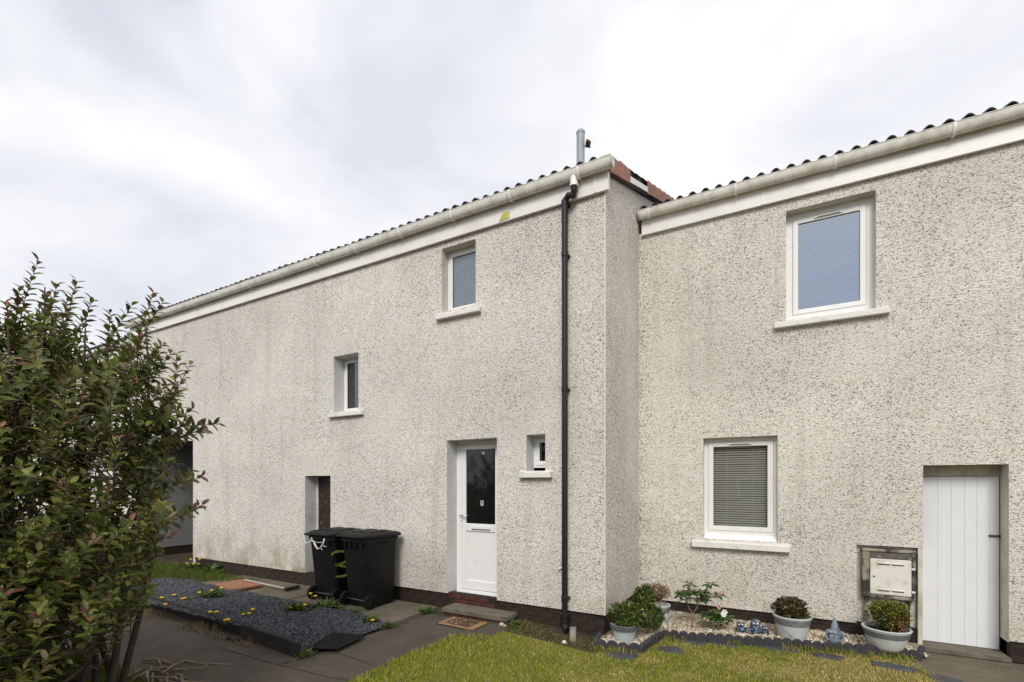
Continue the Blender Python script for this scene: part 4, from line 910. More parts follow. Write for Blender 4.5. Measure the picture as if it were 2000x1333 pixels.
stones('pebble_gravel', np.stack([x, y, np.array([bedz(a) for a in x])+rng.uniform(0, .012, n)], 1), rng.uniform(.012, .03, n), rng.uniform(.5, .8, n), pick_cols([(.56, .48, .36), (.46, .37, .25), (.68, .63, .54), (.26, .21, .15)], [4, 3, 2, .8], n, .18), 'pebbles', 'pale cream pebble gravel filling the planting bed', 'gravel')

# edging: scalloped dark log-roll pieces
EG = thing('garden_edging', 'dark scalloped log-roll edging round the pebble planting bed', 'edging', tuple(E[3]))
mb = MB(); wd_, th, hh = .098, .045, .125
pr = [(-wd_/2, -.06)] + [(wd_/2*math.cos(math.pi-a), hh-.045+.045*math.sin(a)) for a in [math.pi*i/8 for i in range(9)]] + [(wd_/2, -.06)]
pr2 = [(x_, z_) for x_, z_ in pr]
mb.loft([[(x_, -th/2+.006, z_-.004) for x_, z_ in pr2], [(x_*.98, -th/2, z_-.010) for x_, z_ in pr2]][::-1] + [[(x_, th/2-.006, z_-.004) for x_, z_ in pr2], [(x_*.98, th/2, z_-.010) for x_, z_ in pr2]])
t_ = mb.build('edging_log', 'edging', None, smooth=2); logm = t_.data; bpy.data.objects.remove(t_)
for i, (a, b) in enumerate(zip(E, E[1:])):
    d = b-a; d.z = 0; L_ = d.length; m_ = max(1, int(L_/.1)); ang = math.atan2(d.y, d.x)
    for j in range(m_):
        p = a+d*((j+.5)/m_); o = link('edging_log', logm, EG); o.location = (p.x, p.y, zg(p.x)+random.uniform(-.008, .006) - (.012 if i < 3 else 0)); o.rotation_euler = (random.uniform(-.05, .05), random.uniform(-.03, .03), ang+random.uniform(-.03, .03)); o.scale = (L_/m_/.098, 1, 1)
e1 = Vector((opI[0]-.02, YR-.07, 0))
d = e1-E[4]; d.z = 0; m_ = max(1, int(d.length/.1)); ang = math.atan2(d.y, d.x)
for j in range(m_):
    p = E[4]+d*((j+.5)/m_); o = link('edging_log', logm, EG); o.location = (p.x, p.y, zg(p.x)); o.rotation_euler = (0, 0, ang); o.scale = (d.length/m_/.098, 1, 1)

# ---- pots and plants
def shrub_leaves(name, c, rad, n, ll, pal, wts, parent, m='leaf_glossy', shell=.55, ratio=.45, up=.4, jit=.22):
    u = rnd_unit(n); r = (shell+(1-shell)*rng.random(n))**.6
    lump = 1+.18*np.sin(u[:, 0]*5+c[0]*7)*np.cos(u[:, 1]*6+u[:, 2]*4)
    P = np.array(c)+u*np.array(rad)*(r*lump)[:, None]
    d = nrmz(u*.8+rnd_unit(n)*.7+np.array([0, 0, up])); nr = nrmz(u*.3+np.array([0, 0, .8])+rnd_unit(n)*.5)
    l = rng.uniform(.7, 1.25, n)*ll
    o = leaves_mesh(name, P, d, nr, l, l*ratio, pick_cols(pal, wts, n, jit), m, parent); o['kind'] = 'stuff'; return o
def stems(parent, c, rad, n, m='bark', r0=.005):
    mb = MB(); c = Vector(c)
    for i in range(n):
        u = Vector(rnd_unit(1)[0]); t = c+Vector((u.x*rad[0], u.y*rad[1], abs(u.z)*rad[2]))*.9; b = Vector((c.x+u.x*.03, c.y+u.y*.03, c.z-rad[2]*1.1)); mid = (b+t)/2+Vector(rnd_unit(1)[0])*.02
        mb.tube([b, mid, t], [r0, r0*.7, r0*.35], 5)
    return mb.build('stem', m, parent, smooth=True)
def pot(p, rb, rt, h, label, style, name='plant_pot'):
    T_ = thing(name, label, 'pot', tuple(p)); c = (p.x, p.y, p.z)
    prof = []
    n = 9
    for i in range(n+1):
        t = i/n; prof.append((rb+(rt-rb)*(t**(.8 if style != 'bowl' else .62)), h*t))
    if style != 'bowl': prof += [(rt+.010, h), (rt+.012, h+.004), (rt+.010, h+.016)]
    else: prof += [(rt+.008, h+.004), (rt+.010, h+.012), (rt+.006, h+.018)]
    top = prof[-1][1]
    prof += [(rt-.012, top), (rt-.020, h-.05), (rt-.05, h-.06)]
    mb = MB(); mb.lathe([(rb*.9, .0)] + [(r_, z_+.004) for r_, z_ in prof], c, 36, cap=True)
    mb.build('pot_body', 'pot_plain' if style == 'plain' else 'pot_grey', T_, smooth=2)
    if style != 'plain':
        for i in range(5):
            z_ = h*(.70+.055*i); t = z_/h; r_ = rb+(rt-rb)*(t**(.8 if style != 'bowl' else .62))
            mb = MB(); mb.lathe([(r_-.004, z_-.004), (r_+.004, z_-.003), (r_+.0045, z_+.003), (r_-.004, z_+.005)], (c[0], c[1], c[2]+.004), 36, cap=False); mb.build('pot_band', 'pot_band', T_, smooth=True)
    else:
        mb = MB(); mb.lathe([(rt-.002, h-.035), (rt+.014, h-.03), (rt+.015, h+.018), (rt+.004, h+.022)], c, 36, cap=False); mb.build('pot_rim', 'pot_band', T_, smooth=2)
    mb = MB(); mb.lathe([(rt-.03, 0), (rt-.03, .012)], (c[0], c[1], c[2]+h-.03), 24); mb.build('potting_soil', 'soil', T_)
    return T_
bz = lambda p: Vector((p.x, p.y, bedz(p.x)+.004))
def PB(u, v):
    p = PG(u, v, .058); return bz(p)
GRN = [(.055, .095, .014), (.085, .130, .020), (.14, .18, .030), (.12, .055, .028)]
# corner pot
p1 = PB(1219, 1251); pot(p1, .105, .150, .175, 'plain pale grey pot with dark rim at the corner of the bed', 'plain')
S = thing('potted_shrub', 'dense green shrub spilling over the plain pale pot at the corner', 'shrub', (p1.x, p1.y, p1.z+.17))
c = (p1.x+.03, p1.y+.02, p1.z+.29); stems(S, c, (.16, .14, .16), 14); shrub_leaves('foliage', c, (.19, .16, .12), 1500, .042, GRN, [3, 3, 1, .3], S)
shrub_leaves('foliage', (p1.x-.13, p1.y-.02, p1.z+.26), (.06, .06, .07), 130, .032, [(.10, .03, .025), (.06, .07, .02)], [2, 1], S)
q = PD(1262, 1180, 5.75); S2 = thing('leafy_shrub', 'taller green shrub leaning out between the two corner pots', 'shrub', (q.x, q.y, bedz(q.x)))
mb = MB(); b_ = Vector((q.x+.02, q.y, bedz(q.x)))
for dx, dz in ((-.07, .42), (.03, .36), (.10, .28), (0, .5)): mb.tube([b_, b_+Vector((dx*.3, 0, dz*.5)), b_+Vector((dx, .01, dz))], [.008, .006, .003], 6)
mb.build('stem', 'bark_pale', S2, smooth=True)
shrub_leaves('foliage', (q.x-.03, q.y+.03, bedz(q.x)+.44), (.11, .10, .12), 950, .042, GRN+[(.16, .13, .04)], [3, 3, 1, .3, .4], S2)
shrub_leaves('foliage', (q.x+.06, q.y-.05, bedz(q.x)+.24), (.15, .12, .14), 1150, .042, GRN, [3, 3, 1, .3], S2)
# second pot with a dried plant
p2 = PB(1290, 1219); pot(p2, .085, .115, .235, 'small ribbed pale grey pot against the wall behind the corner shrubs', 'band')
S = thing('dried_plant', 'straw-brown withered plant in the small pot against the wall', 'plant', (p2.x, p2.y, p2.z+.2)); c = (p2.x-.05, p2.y+.03, p2.z+.40)
stems(S, c, (.17, .08, .10), 34, 'bark_pale', .003); shrub_leaves('foliage', c, (.19, .09, .10), 800, .036, [(.28, .15, .07), (.36, .22, .11), (.20, .10, .05)], [1, 1, 1], S, 'leaf', .2, .35)
# rhododendron in the bed
rb = PB(1352, 1228)
RH = thing('rhododendron', 'spindly forked shrub with whorled leaves growing through the pebbles', 'shrub', tuple(rb))
def W(u, v): return PD(u, v, (rb-CAMP).dot(FWD)-.02)
paths = [[(1352, 1228), (1352, 1206), (1353, 1198)], [(1353, 1198), (1360, 1190), (1366, 1178), (1372, 1160)], [(1353, 1198), (1347, 1190), (1344, 1184), (1340, 1165)], [(1372, 1160), (1380, 1152), (1388, 1143)], [(1340, 1165), (1345, 1150), (1350, 1142)], [(1372, 1160), (1390, 1165), (1402, 1168)], [(1360, 1190), (1362, 1170), (1363, 1160)], [(1340, 1165), (1330, 1160), (1327, 1158)]]
mb = MB()
for i, pth_ in enumerate(paths): mb.tube([W(*q_) for q_ in pth_], [.010, .009, .007, .005][:len(pth_)] if i == 0 else [.007, .006, .005, .004][:len(pth_)], 7)
mb.build('stem', 'bark_pale', RH, smooth=True)
def whorl(c, r_, n, parent, flower=None, m='leaf_glossy'):
    a = np.linspace(0, 2*np.pi, n, endpoint=False)+rng.random()*3; el = rng.uniform(-.25, .45, n)
    d = np.stack([np.cos(a)*np.cos(el), np.sin(a)*np.cos(el), np.sin(el)], 1); P = np.repeat(np.array(c)[None], n, 0)+d*.01
    o = leaves_mesh('leaf_whorl', P, d, np.repeat([[0, 0, 1.]], n, 0)+rng.normal(0, .2, (n, 3)), rng.uniform(.8, 1.15, n)*r_, np.full(n, r_*.42), pick_cols([(.045, .095, .022), (.075, .13, .032), (.11, .155, .05)], [2, 2, 1], n, .2), m, parent, droop=.25)
    return o
for (u, v, r_, n_) in [(1350, 1141, .10, 11), (1343, 1158, .10, 10), (1330, 1158, .095, 10), (1362, 1160, .10, 11), (1374, 1157, .10, 10), (1388, 1142, .105, 11), (1402, 1166, .105, 12), (1352, 1170, .09, 9), (1338, 1172, .09, 9), (1368, 1172, .09, 9), (1327, 1166, .09, 8)]:
    whorl(W(u, v)+Vector((0, random.uniform(-.06, .06), 0)), r_, n_, RH)
for _ in range(9):
    whorl(W(random.uniform(1330, 1376), random.uniform(1152, 1176))+Vector((0, random.uniform(-.09, .09), 0)), .095, 10, RH)
q = W(1406, 1160); mb = MB(); mb.lathe([(.004, -.03), (.014, -.01), (.012, .01), (.002, .03)], (q.x, q.y, q.z), 8); mb.build('flower_bud', 'petal_pink', RH, smooth=True)
r2_ = PB(1402, 1232); RH2 = thing('rhododendron', 'low dark-leaved shrub with one white and one pink bloom', 'shrub', tuple(r2_))
mb = MB(); mb.tube([rb+Vector((.08, -.02, -.01)), r2_+Vector((-.12, 0, .08)), r2_+Vector((-.02, 0, .10))], .007, 6); mb.tube([r2_, r2_+Vector((.0, 0, .15))], .008, 6); mb.build('stem', 'bark_pale', RH2, smooth=True)
for i in range(15):
    whorl(r2_+Vector((random.uniform(-.17, .15), random.uniform(-.08, .06), random.uniform(.05, .22))), .09, 9, RH2)
def bloom(c, m, r_, k, parent):
    n = k; a = np.linspace(0, 2*np.pi, n, endpoint=False); d = np.stack([np.cos(a), -.5+0*a, np.sin(a)], 1)
    o = leaves_mesh('bloom', np.repeat(np.array(c)[None], n, 0), d, np.repeat([[0, -1., .2]], n, 0), np.full(n, r_), np.full(n, r_*.75), np.ones((n, 3)), m, parent); return o
def W2(u, v): return PD(u, v, (r2_-CAMP).dot(FWD)-.12)
for k_ in range(3):
    q = W2(1414, 1197)+Vector((random.uniform(-.02, .02), -.02, random.uniform(-.02, .02))); bloom(q, 'petal_white', .038, 6, RH2)
for k_ in range(2):
    q = W2(1404, 1187)+Vector((random.uniform(-.01, .01), -.01, random.uniform(-.01, .015))); bloom(q, 'petal_pink', .028, 6, RH2)
# two bowl planters
p3 = PB(1547, 1247); pot(p3, .135, .195, .255, 'pale speckled planter with ribbed band holding a dark bronze shrub', 'band', 'planter')
S = thing('potted_shrub', 'dark bronze-leaved shrub in the ribbed planter beside the blue ornaments', 'shrub', (p3.x, p3.y, p3.z+.25)); c = (p3.x-.02, p3.y, p3.z+.345)
stems(S, c, (.16, .14, .12), 22); shrub_leaves('foliage', c, (.165, .145, .115), 1900, .038, [(.075, .040, .020), (.085, .065, .022), (.095, .105, .024)], [3, 2, 1.3], S)
shrub_leaves('foliage', (p3.x+.10, p3.y-.06, p3.z+.28), (.10, .07, .03), 90, .030, GRN, [3, 3, 1, 0], S)
p4 = PB(1731, 1269); pot(p4, .120, .215, .225, 'wide pale bowl planter with ribbed band below the meter cupboard', 'bowl', 'planter')
S = thing('potted_shrub', 'yellow-green and russet shrub in the bowl planter below the meter cupboard', 'shrub', (p4.x, p4.y, p4.z+.2)); c = (p4.x+.02, p4.y+.02, p4.z+.375)
stems(S, c, (.17, .14, .16), 30, 'bark_pale', .004); shrub_leaves('foliage', c, (.175, .15, .145), 1200, .038, [(.13, .155, .022), (.19, .20, .035), (.07, .10, .02)], [3, 2, 2], S, 'leaf', .3)
shrub_leaves('foliage', (p4.x+.02, p4.y-.02, p4.z+.45), (.17, .14, .075), 800, .038, [(.16, .19, .03), (.22, .22, .04)], [1, 1], S, 'leaf')
shrub_leaves('foliage', (p4.x+.09, p4.y-.08, p4.z+.34), (.07, .05, .09), 260, .036, [(.24, .09, .03), (.20, .13, .03)], [1, 1], S, 'leaf')

# ---- ornaments
def owl(u, v, h, label, lean=0):
    p = PB(u, v); O = thing('ornament', label, 'ornament', tuple(p), 'blue glazed ornaments in the bed')
    r_ = h*.34; prof = [(r_*.75, 0), (r_*1.0, h*.12), (r_*1.02, h*.34), (r_*.82, h*.52), (r_*.74, h*.58), (r_*.90, h*.70), (r_*.92, h*.82), (r_*.66, h*.95), (r_*.1, h)]
    mb = MB(); mb.lathe(prof, tuple(p), 20); mb.build('body', 'glaze_blue', O, smooth=True)
    mb = MB(); mb.lathe([(r_*.8, .01), (r_*1.0, h*.15), (r_*.98, h*.4), (r_*.8, h*.6), (r_*.85, h*.8), (r_*.3, h*.9)], (p.x-.012, p.y+.02, p.z), 16); mb.build('back', 'glaze_brown', O, smooth=True)
    dv = (CAMP-p); dv.z = 0; dv.normalize(); sd_ = Vector((-dv.y, dv.x, 0))
    for s in (-1, 1):
        e = p+dv*r_*.78+sd_*s*r_*.38+Vector((0, 0, h*.78)); mb = MB(); mb.lathe([(.001, -r_*.2), (r_*.2, -r_*.1), (r_*.22, r_*.08), (.001, r_*.2)], tuple(e), 10); mb.build('eye', 'white_print', O, smooth=True)
        mb = MB(); w0 = p+sd_*s*r_*.95; mb.lathe([(.002, h*.08), (r_*.22, h*.2), (r_*.25, h*.4), (.002, h*.55)], tuple(w0), 10); mb.build('wing', 'glaze_blue', O, smooth=True)
    e = p+dv*r_*.95+Vector((0, 0, h*.68)); mb = MB(); mb.lathe([(.001, -r_*.22), (r_*.12, 0), (.001, r_*.1)], tuple(e), 8); mb.build('beak', 'print_dark', O)
owl(1447, 1236, .135, 'leftmost blue glazed ornament, round-headed with a brown back')
owl(1476, 1238, .175, 'tallest blue and white patterned ornament between the two smaller ones')
owl(1462, 1238, .075, 'lowest tiny blue ornament squeezed beside the tallest one')
owl(1495, 1241, .115, 'small rightmost blue ornament next to the ribbed planter')
# gnome
p = PB(1630, 1258); GN = thing('garden_gnome', 'grey-blue stone garden gnome with tall pointed hat and long beard', 'gnome', tuple(p))
dv = (CAMP-p); dv.z = 0; dv.normalize(); sd_ = Vector((-dv.y, dv.x, 0)); U_ = Vector((0, 0, 1))
def gring(z, rx, ry, n=40, wav=0, k=14, off=0): return [tuple(p+sd_*(rx*math.cos(a)*(1+wav*math.sin(k*a+z*60)))+dv*(ry*math.sin(a)*(1+wav*math.sin(k*a+z*60))+off)+U_*z) for a in [2*math.pi*i/n for i in range(n)]]
mb = MB(); mb.loft([gring(0, .042, .040, wav=.06), gring(.03, .056, .050, wav=.07), gring(.08, .066, .056, wav=.07), gring(.115, .060, .052, wav=.05), gring(.14, .050, .045)]); mb.build('body', 'gnome_stone', GN, smooth=True)
mb = MB(); mb.loft([gring(.01, .018, .008, 30, .1, 10, .05), gring(.04, .042, .016, 30, .14, 10, .055), gring(.09, .054, .020, 30, .12, 10, .052), gring(.125, .045, .016, 30, .05, 10, .042)]); mb.build('beard', 'gnome_stone', GN, smooth=True)
mb = MB(); mb.loft([gring(.128, .082, .070, wav=.06, k=5), gring(.137, .094, .080, wav=.10, k=5), gring(.148, .080, .066, wav=.06, k=5), gring(.154, .050, .046), gring(.19, .040, .036), gring(.23, .028, .026), gring(.27, .015, .014), gring(.295, .006, .006), gring(.300, .001, .001)]); mb.build('hat', 'gnome_stone', GN, smooth=True)
mb = MB(); c_ = p+dv*.078+U_*.112; mb.lathe([(.001, -.014), (.012, -.006), (.013, .003), (.001, .013)], tuple(c_), 12); mb.build('nose', 'gnome_stone', GN, smooth=True)
for s in (-1, 1):
    mb = MB(); mb.tube([p+sd_*s*.072+dv*.01+U_*.105, p+sd_*s*.082+dv*.03+U_*.07, p+sd_*s*.05+dv*.06+U_*.05], [.016, .015, .011], 8); mb.build('arm', 'gnome_stone', GN, smooth=True)

# ---- slate gravel bed with boards
def bedh(x, y):
    t = np.clip((-4.30-x)/.55, 0, 1); t = t*t*(3-2*t); return .02+.095*t*np.clip(1-(y-3.3)/2.2, .45, 1)
BX0, BX1 = -9.6, -4.26
xsn = np.linspace(BX0, BX1, 60); ysn = np.linspace(3.28, 4.5, 14)
V = [(a, b, float(bedh(a, b))) for b in ysn for a in xsn]; T = [(j*60+i, j*60+i+1, (j+1)*60+i+1, (j+1)*60+i) for j in range(13) for i in range(59)]
kind_s(np_mesh('gravel_bed', V, T, 'gravel_base', None, None, True))
n = 24000; x = rng.uniform(BX0, BX1+.02, n); y = 3.29+rng.random(n)*1.24; k = y < 4.42+.10*vnoise(x, x*0, 2, 5)
x, y = x[k], y[k]; n = len(x)
stones('slate_chippings', np.stack([x, y, bedh(x, y)+rng.uniform(0, .012, n)], 1), rng.uniform(.014, .034, n), rng.uniform(.25, .5, n), pick_cols([(.055, .060, .070), (.085, .092, .105), (.035, .038, .044), (.13, .135, .15)], [4, 3, 2, .5], n, .2), 'chips', 'blue-grey slate chippings in the raised bed before the bins', 'gravel')
# slabs behind the bed, under the bins
slabs = [(-8.9, -8.0, 'beige'), (-7.98, -7.08, 'beige'), (-7.06, -6.46, 'beige'), (-6.44, -5.54, 'beige'), (-5.52, -4.92, 'beige'), (-4.90, -4.26, 'beige')]
lb_ = ['farthest concrete slab along the wall near the passage, half covered by soil', 'concrete slab beneath the orange-red board', 'pale concrete slab under the broom head', 'concrete slab under the left wheeled bin', 'concrete slab under the right wheeled bin', 'concrete slab between the bins and the front door path']
for (a, b, _), l_ in zip(slabs, lb_):
    mb = MB(); h0 = .008+random.uniform(0, .008); mb.box(a, b, 4.44, 5.40, -.05, .016+h0); o = mb.build('paving_slab', 'slab_beige', None, bevel=.006); tag(o, l_, 'paving slab', 'paving slabs along the wall')
# boards
def board(a, b, h, th, label):
    d = (b-a); d.z = 0; d.normalize(); nrm = Vector((d.y, -d.x, 0)); mb = MB()
    k_ = 12; rings = []
    for i in range(k_+1):
        p_ = a+(b-a)*(i/k_); z0 = -.03; hh_ = h+random.uniform(-.008, .004); w_ = th/2; rings.append([tuple(p_-nrm*w_+U_*z0), tuple(p_+nrm*w_+U_*z0), tuple(p_+nrm*w_+U_*hh_), tuple(p_-nrm*w_+U_*(hh_+.003))])
    mb.loft(rings); return tag(mb.build('timber_board', 'timber', None, bevel=.004), label, 'board', 'rotting edging boards of the slate bed')
U_ = Vector((0, 0, 1))
b0, b1 = PG(584, 1286), PG(474, 1246); b0.z = b1.z = 0
board(b1, b0, .165, .045, 'dark rotting edging board at the right end of the slate bed')
c0, c1 = PG(470, 1243), PG(285, 1186); c0.z = c1.z = 0; c0.y += .05; c1.y += .05
board(c1, c0, .14, .04, 'long dark edging board at the left of the slate bed')
g0 = Vector((c1.x-3.0, c1.y+.06, 0)); board(g0, c1+Vector((-.02, .03, 0)), .12, .04, 'far edging board of the slate bed behind the shrub')
q = PG(455, 1252); mb = MB(); mb.box(q.x-.09, q.x+.10, q.y-.025, q.y+.025, .0, .04); tag(mb.build('timber_offcut', 'timber', None, bevel=.006), 'short dark timber offcut lying against the edging boards', 'timber')
# rubber mat on the gravel
m0, m1, m2, m3 = PG(598, 1269, .05), PG(660, 1271, .03), PG(716, 1244, .03), PG(650, 1238, .06)
mb = MB(); mb.add([(p_.x, p_.y, p_.z+.018) for p_ in (m0, m1, m2, m3)]+[(p_.x, p_.y, p_.z+.006) for p_ in (m0, m1, m2, m3)], [(0, 1, 2, 3), (4, 7, 6, 5), (0, 4, 5, 1), (1, 5, 6, 2), (2, 6, 7, 3), (3, 7, 4, 0)]); tag(mb.build('rubber_mat', 'mat_rubber', None, bevel=.004), 'black rubber mat lying on the slate chippings beside the door path', 'mat')
# orange-red board and broom
cs = [PG(413, 1143, .06), PG(447, 1156, .06), PG(514, 1144, .06), PG(478, 1133, .06)]
mb = MB(); mb.add([(p_.x, p_.y, .085) for p_ in cs]+[(p_.x, p_.y, .045) for p_ in cs], [(0, 1, 2, 3), (4, 7, 6, 5), (0, 4, 5, 1), (1, 5, 6, 2), (2, 6, 7, 3), (3, 7, 4, 0)]); tag(mb.build('clay_slab', 'slab_red', None, bevel=.006), 'flat orange-red slab lying on the ground before the wall', 'slab')
BR = thing('broom', 'old broom with pale handle lying on the slabs by the wall', 'broom', tuple(PG(520, 1145)))
a_, b_ = PG(479, 1133, .11), PG(562, 1151, .07); mb = MB(); mb.tube([a_, b_], .013, 10); mb.build('handle', 'broom_pole', BR, smooth=2)
e_ = PG(583, 1152, .05); d = (e_-b_); d.z = 0; d.normalize(); s_ = Vector((-d.y, d.x, 0)); mb = MB(); c_ = b_+d*.02
h0, h1 = PG(556, 1155, .05), PG(584, 1149, .05)
dd = (h1-h0); dd.z = 0; L_ = dd.length; dd.normalize(); pp = Vector((-dd.y, dd.x, 0))
mb.loft([[tuple(h0+dd*L_*t+pp*x_+U_*(z_-h0.z+.05)) for x_, z_ in ((-.03, .0), (.03, .0), (.03, .05), (-.03, .05))] for t in (0, .5, 1)]); mb.build('head', 'timber', BR, bevel=.008)

# ---- doormat
q0, q1, q2, q3 = PG(855, 1220), PG(922, 1234), PG(952, 1220), PG(884, 1208)
DM = thing('doormat', 'worn coir doormat with dark lettering in front of the step', 'doormat', tuple((q0+q2)/2))
cx = (q0+q2)/2; ax = ((q1-q0)+(q2-q3)); ax.z = 0; wM = ax.length/2; ax.normalize(); ay = Vector((-ax.y, ax.x, 0)); hM = ((q3-q0).dot(ay)+(q2-q1).dot(ay))/2; angM = math.atan2(ax.y, ax.x)
mb = MB(); zc_ = zg(cx.x)+.008
mb.add([tuple(Vector((cx.x, cx.y, z_))+ax*sx_*wM/2+ay*sy_*hM/2) for z_ in (zc_, zc_+.016) for sx_, sy_ in ((-1, -1), (1, -1), (1, 1), (-1, 1))], [(0, 3, 2, 1), (4, 5, 6, 7), (0, 1, 5, 4), (1, 2, 6, 5), (2, 3, 7, 6), (3, 0, 4, 7)]); mb.build('pile', 'coir', DM, bevel=.004)
mb = MB(); mb.add([tuple(Vector((cx.x, cx.y, z_))+ax*sx_*(wM/2+.012)+ay*sy_*(hM/2+.012)) for z_ in (zc_-.004, zc_+.003) for sx_, sy_ in ((-1, -1), (1, -1), (1, 1), (-1, 1))], [(0, 3, 2, 1), (4, 5, 6, 7), (0, 1, 5, 4), (1, 2, 6, 5), (2, 3, 7, 6), (3, 0, 4, 7)]); mb.build('backing', 'mat_rubber', DM)
for t_, yo, sz_ in (('HOME', .28, .145), ('SWEET', 0, .145), ('HOME', -.28, .145)):
    pp = Vector((cx.x, cx.y, zc_+.0172))+ay*(yo*hM); text_mesh(t_, hM*.36, 'lettering', 'coir_text', DM, pp, (0, 0, angM), .0006, sx=1.15, bold=.006)

# ---- wheeled bins
def rrect(w_, d_, z, r_=.05, n=4, ox=0, oy=0):
    pts = []
    for cx_, cy_, a0 in ((w_/2-r_, d_/2-r_, 0), (-w_/2+r_, d_/2-r_, 90), (-w_/2+r_, -d_/2+r_, 180), (w_/2-r_, -d_/2+r_, 270)):
        for i in range(n+1):
            a = R(a0+90*i/n); pts.append((ox+cx_+r_*math.cos(a), oy+cy_+r_*math.sin(a), z))
    return pts
def bin_(loc, rz, label, w_=.56, d_=.68, h=1.0):
    B = thing('wheeled_bin', label, 'bin', loc, 'black wheeled bins by the wall'); B.rotation_euler = (0, 0, rz)
    mb = MB(); mb.loft([rrect(w_*.82, d_*.76, .03, oy=.03), rrect(w_*.84, d_*.78, .05, oy=.03), rrect(w_*.86, d_*.80, .22, oy=.028), rrect(w_*.92, d_*.93, h-.10), rrect(w_*.93, d_*.94, h-.07), rrect(w_, d_, h-.065), rrect(w_, d_, h-.03), rrect(w_*.96, d_*.96, h-.025), rrect(w_*.96, d_*.96, h)]); lp(mb.build('body', 'bin_plastic', B, smooth=2))
    # lid: two raised panels, lip over the front (wall side)
    mb = MB(); mb.loft([rrect(w_+.03, d_+.05, h-.012, oy=.02), rrect(w_+.035, d_+.055, h+.022, oy=.02), rrect(w_-.02, d_-.02, h+.045, oy=.01), rrect(w_-.10, d_-.12, h+.058), rrect(w_-.13, d_-.15, h+.052)]); lid = lp(mb.build('lid', 'bin_plastic', B, smooth=2))
    for s in (-1, 1):
        mb = MB(); mb.loft([rrect(w_*.30, d_*.62, h+.05, .03, ox=s*w_*.2), rrect(w_*.28, d_*.60, h+.072, .03, ox=s*w_*.2)]); lp(mb.build('lid_panel', 'bin_plastic', lid, smooth=2))
    mb = MB(); mb.box(-w_*.26, w_*.26, d_/2+.03, d_/2+.085, h-.005, h+.022); lp(mb.build('lid_grip', 'bin_plastic', lid, bevel=.01))
    mb = MB(); y_ = -d_/2-.065; mb.tube([(-w_/2+.03, -d_/2+.01, h-.01), (-w_/2+.03, y_, h+.012), (w_/2-.03, y_, h+.012), (w_/2-.03, -d_/2+.01, h-.01)], .016, 10); mb.tube([(-.06, -d_/2+.01, h+.0), (-.06, y_, h+.012)], .014, 8); mb.tube([(.06, -d_/2+.01, h+.0), (.06, y_, h+.012)], .014, 8); lp(mb.build('handle', 'bin_plastic', B, smooth=2))
    for s in (-.30, -.10, .10, .30):
        mb = MB(); mb.box(s*w_-.008, s*w_+.008, -d_/2-.005, -d_*.44, h-.17, h-.075); lp(mb.build('rib', 'bin_plastic', B, bevel=.004))
    for yy_ in (-.1, .1):
        for s in (-1, 1):
            mb = MB(); mb.box(s*(w_/2+.001)-.006, s*(w_/2+.001)+.006, yy_*d_-.01, yy_*d_+.01, h-.12, h-.064); lp(mb.build('rib', 'bin_plastic', B, bevel=.003))
    mb = MB(); mb.tube([(-w_/2+.02, -d_/2+.10, .105), (w_/2-.02, -d_/2+.10, .105)], .012, 8); lp(mb.build('axle', 'dark_steel', B))
    for s in (-1, 1):
        xw = s*(w_/2-.035); k = 26; mb = MB()
        prof = [(.060, -.028), (.098, -.026), (.103, -.014), (.103, .014), (.098, .026), (.060, .028)]
        rings = [[(xw+zz, -d_/2+.085+rr*math.cos(2*math.pi*j/k), .105+rr*math.sin(2*math.pi*j/k)) for j in range(k)] for rr, zz in prof]
        mb.loft(rings, cap=False); wh = lp(mb.build('wheel', 'rubber', B, smooth=2))
        mb = MB(); rings = [[(xw+zz, -d_/2+.085+rr*math.cos(2*math.pi*j/k), .105+rr*math.sin(2*math.pi*j/k)) for j in range(k)] for rr, zz in ((.012, -.024), (.030, -.024), (.062, -.016), (.062, .016), (.030, .024), (.012, .024))]; mb.loft(rings); lp(mb.build('hub', 'bin_plastic', wh, smooth=2))
    mb = MB(); mb.box(-w_*.30, w_*.30, d_*.28, d_*.40, 0, .04); lp(mb.build('foot', 'bin_plastic', B, bevel=.01))
    return B
BL = bin_((-5.92, 5.05, .028), R(2), 'black wheeled bin with frayed white cord and lime paint mark, left of the pair', .56, .63, .99)
BRT = bin_((-5.19, 5.02, .028), R(-2), 'black wheeled bin nearer the front door, right of the pair', .56, .62, 1.0)
# lime paint mark "3" on the left bin
yF = 4.755; mb = MB()
def stroke(pts, w_=.016):
    P3 = [PY(u, v, yF) for u, v in pts]
    for a, b in zip(P3, P3[1:]):
        d = (b-a).normalized(); nrm = Vector((-d.z, 0, d.x))
        mb.add([tuple(a+nrm*w_), tuple(a-nrm*w_), tuple(b-nrm*w_), tuple(b+nrm*w_)], [(0, 1, 2, 3)])
def z_face(p):    # body front leans outwards with height
    return None
stroke([(645, 1085), (652, 1079), (662, 1077), (672, 1078), (678, 1084), (676, 1093), (668, 1100), (658, 1104), (651, 1106)]); stroke([(651, 1104), (660, 1106), (670, 1108), (677, 1116), (674, 1123), (664, 1127), (650, 1128)])
V_ = []
for (x_, y_, z_) in mb.v:
    t = (z_-.028-.22)/(.99-.10-.22); t = min(1, max(0, t)); dd_ = .63*(.80+(.93-.80)*t); oy = .028*(1-t); V_.append((x_, 5.05+oy-dd_/2-.012-(x_+5.92)*-.035, z_))
mb.v = V_
o = mb.build('paint_mark', 'lime_paint', BL, fix=False); o.matrix_parent_inverse = (Matrix.Translation(BL.location) @ Matrix.Rotation(R(2), 4, 'Z')).inverted()
mb = MB(); yR_ = 4.66
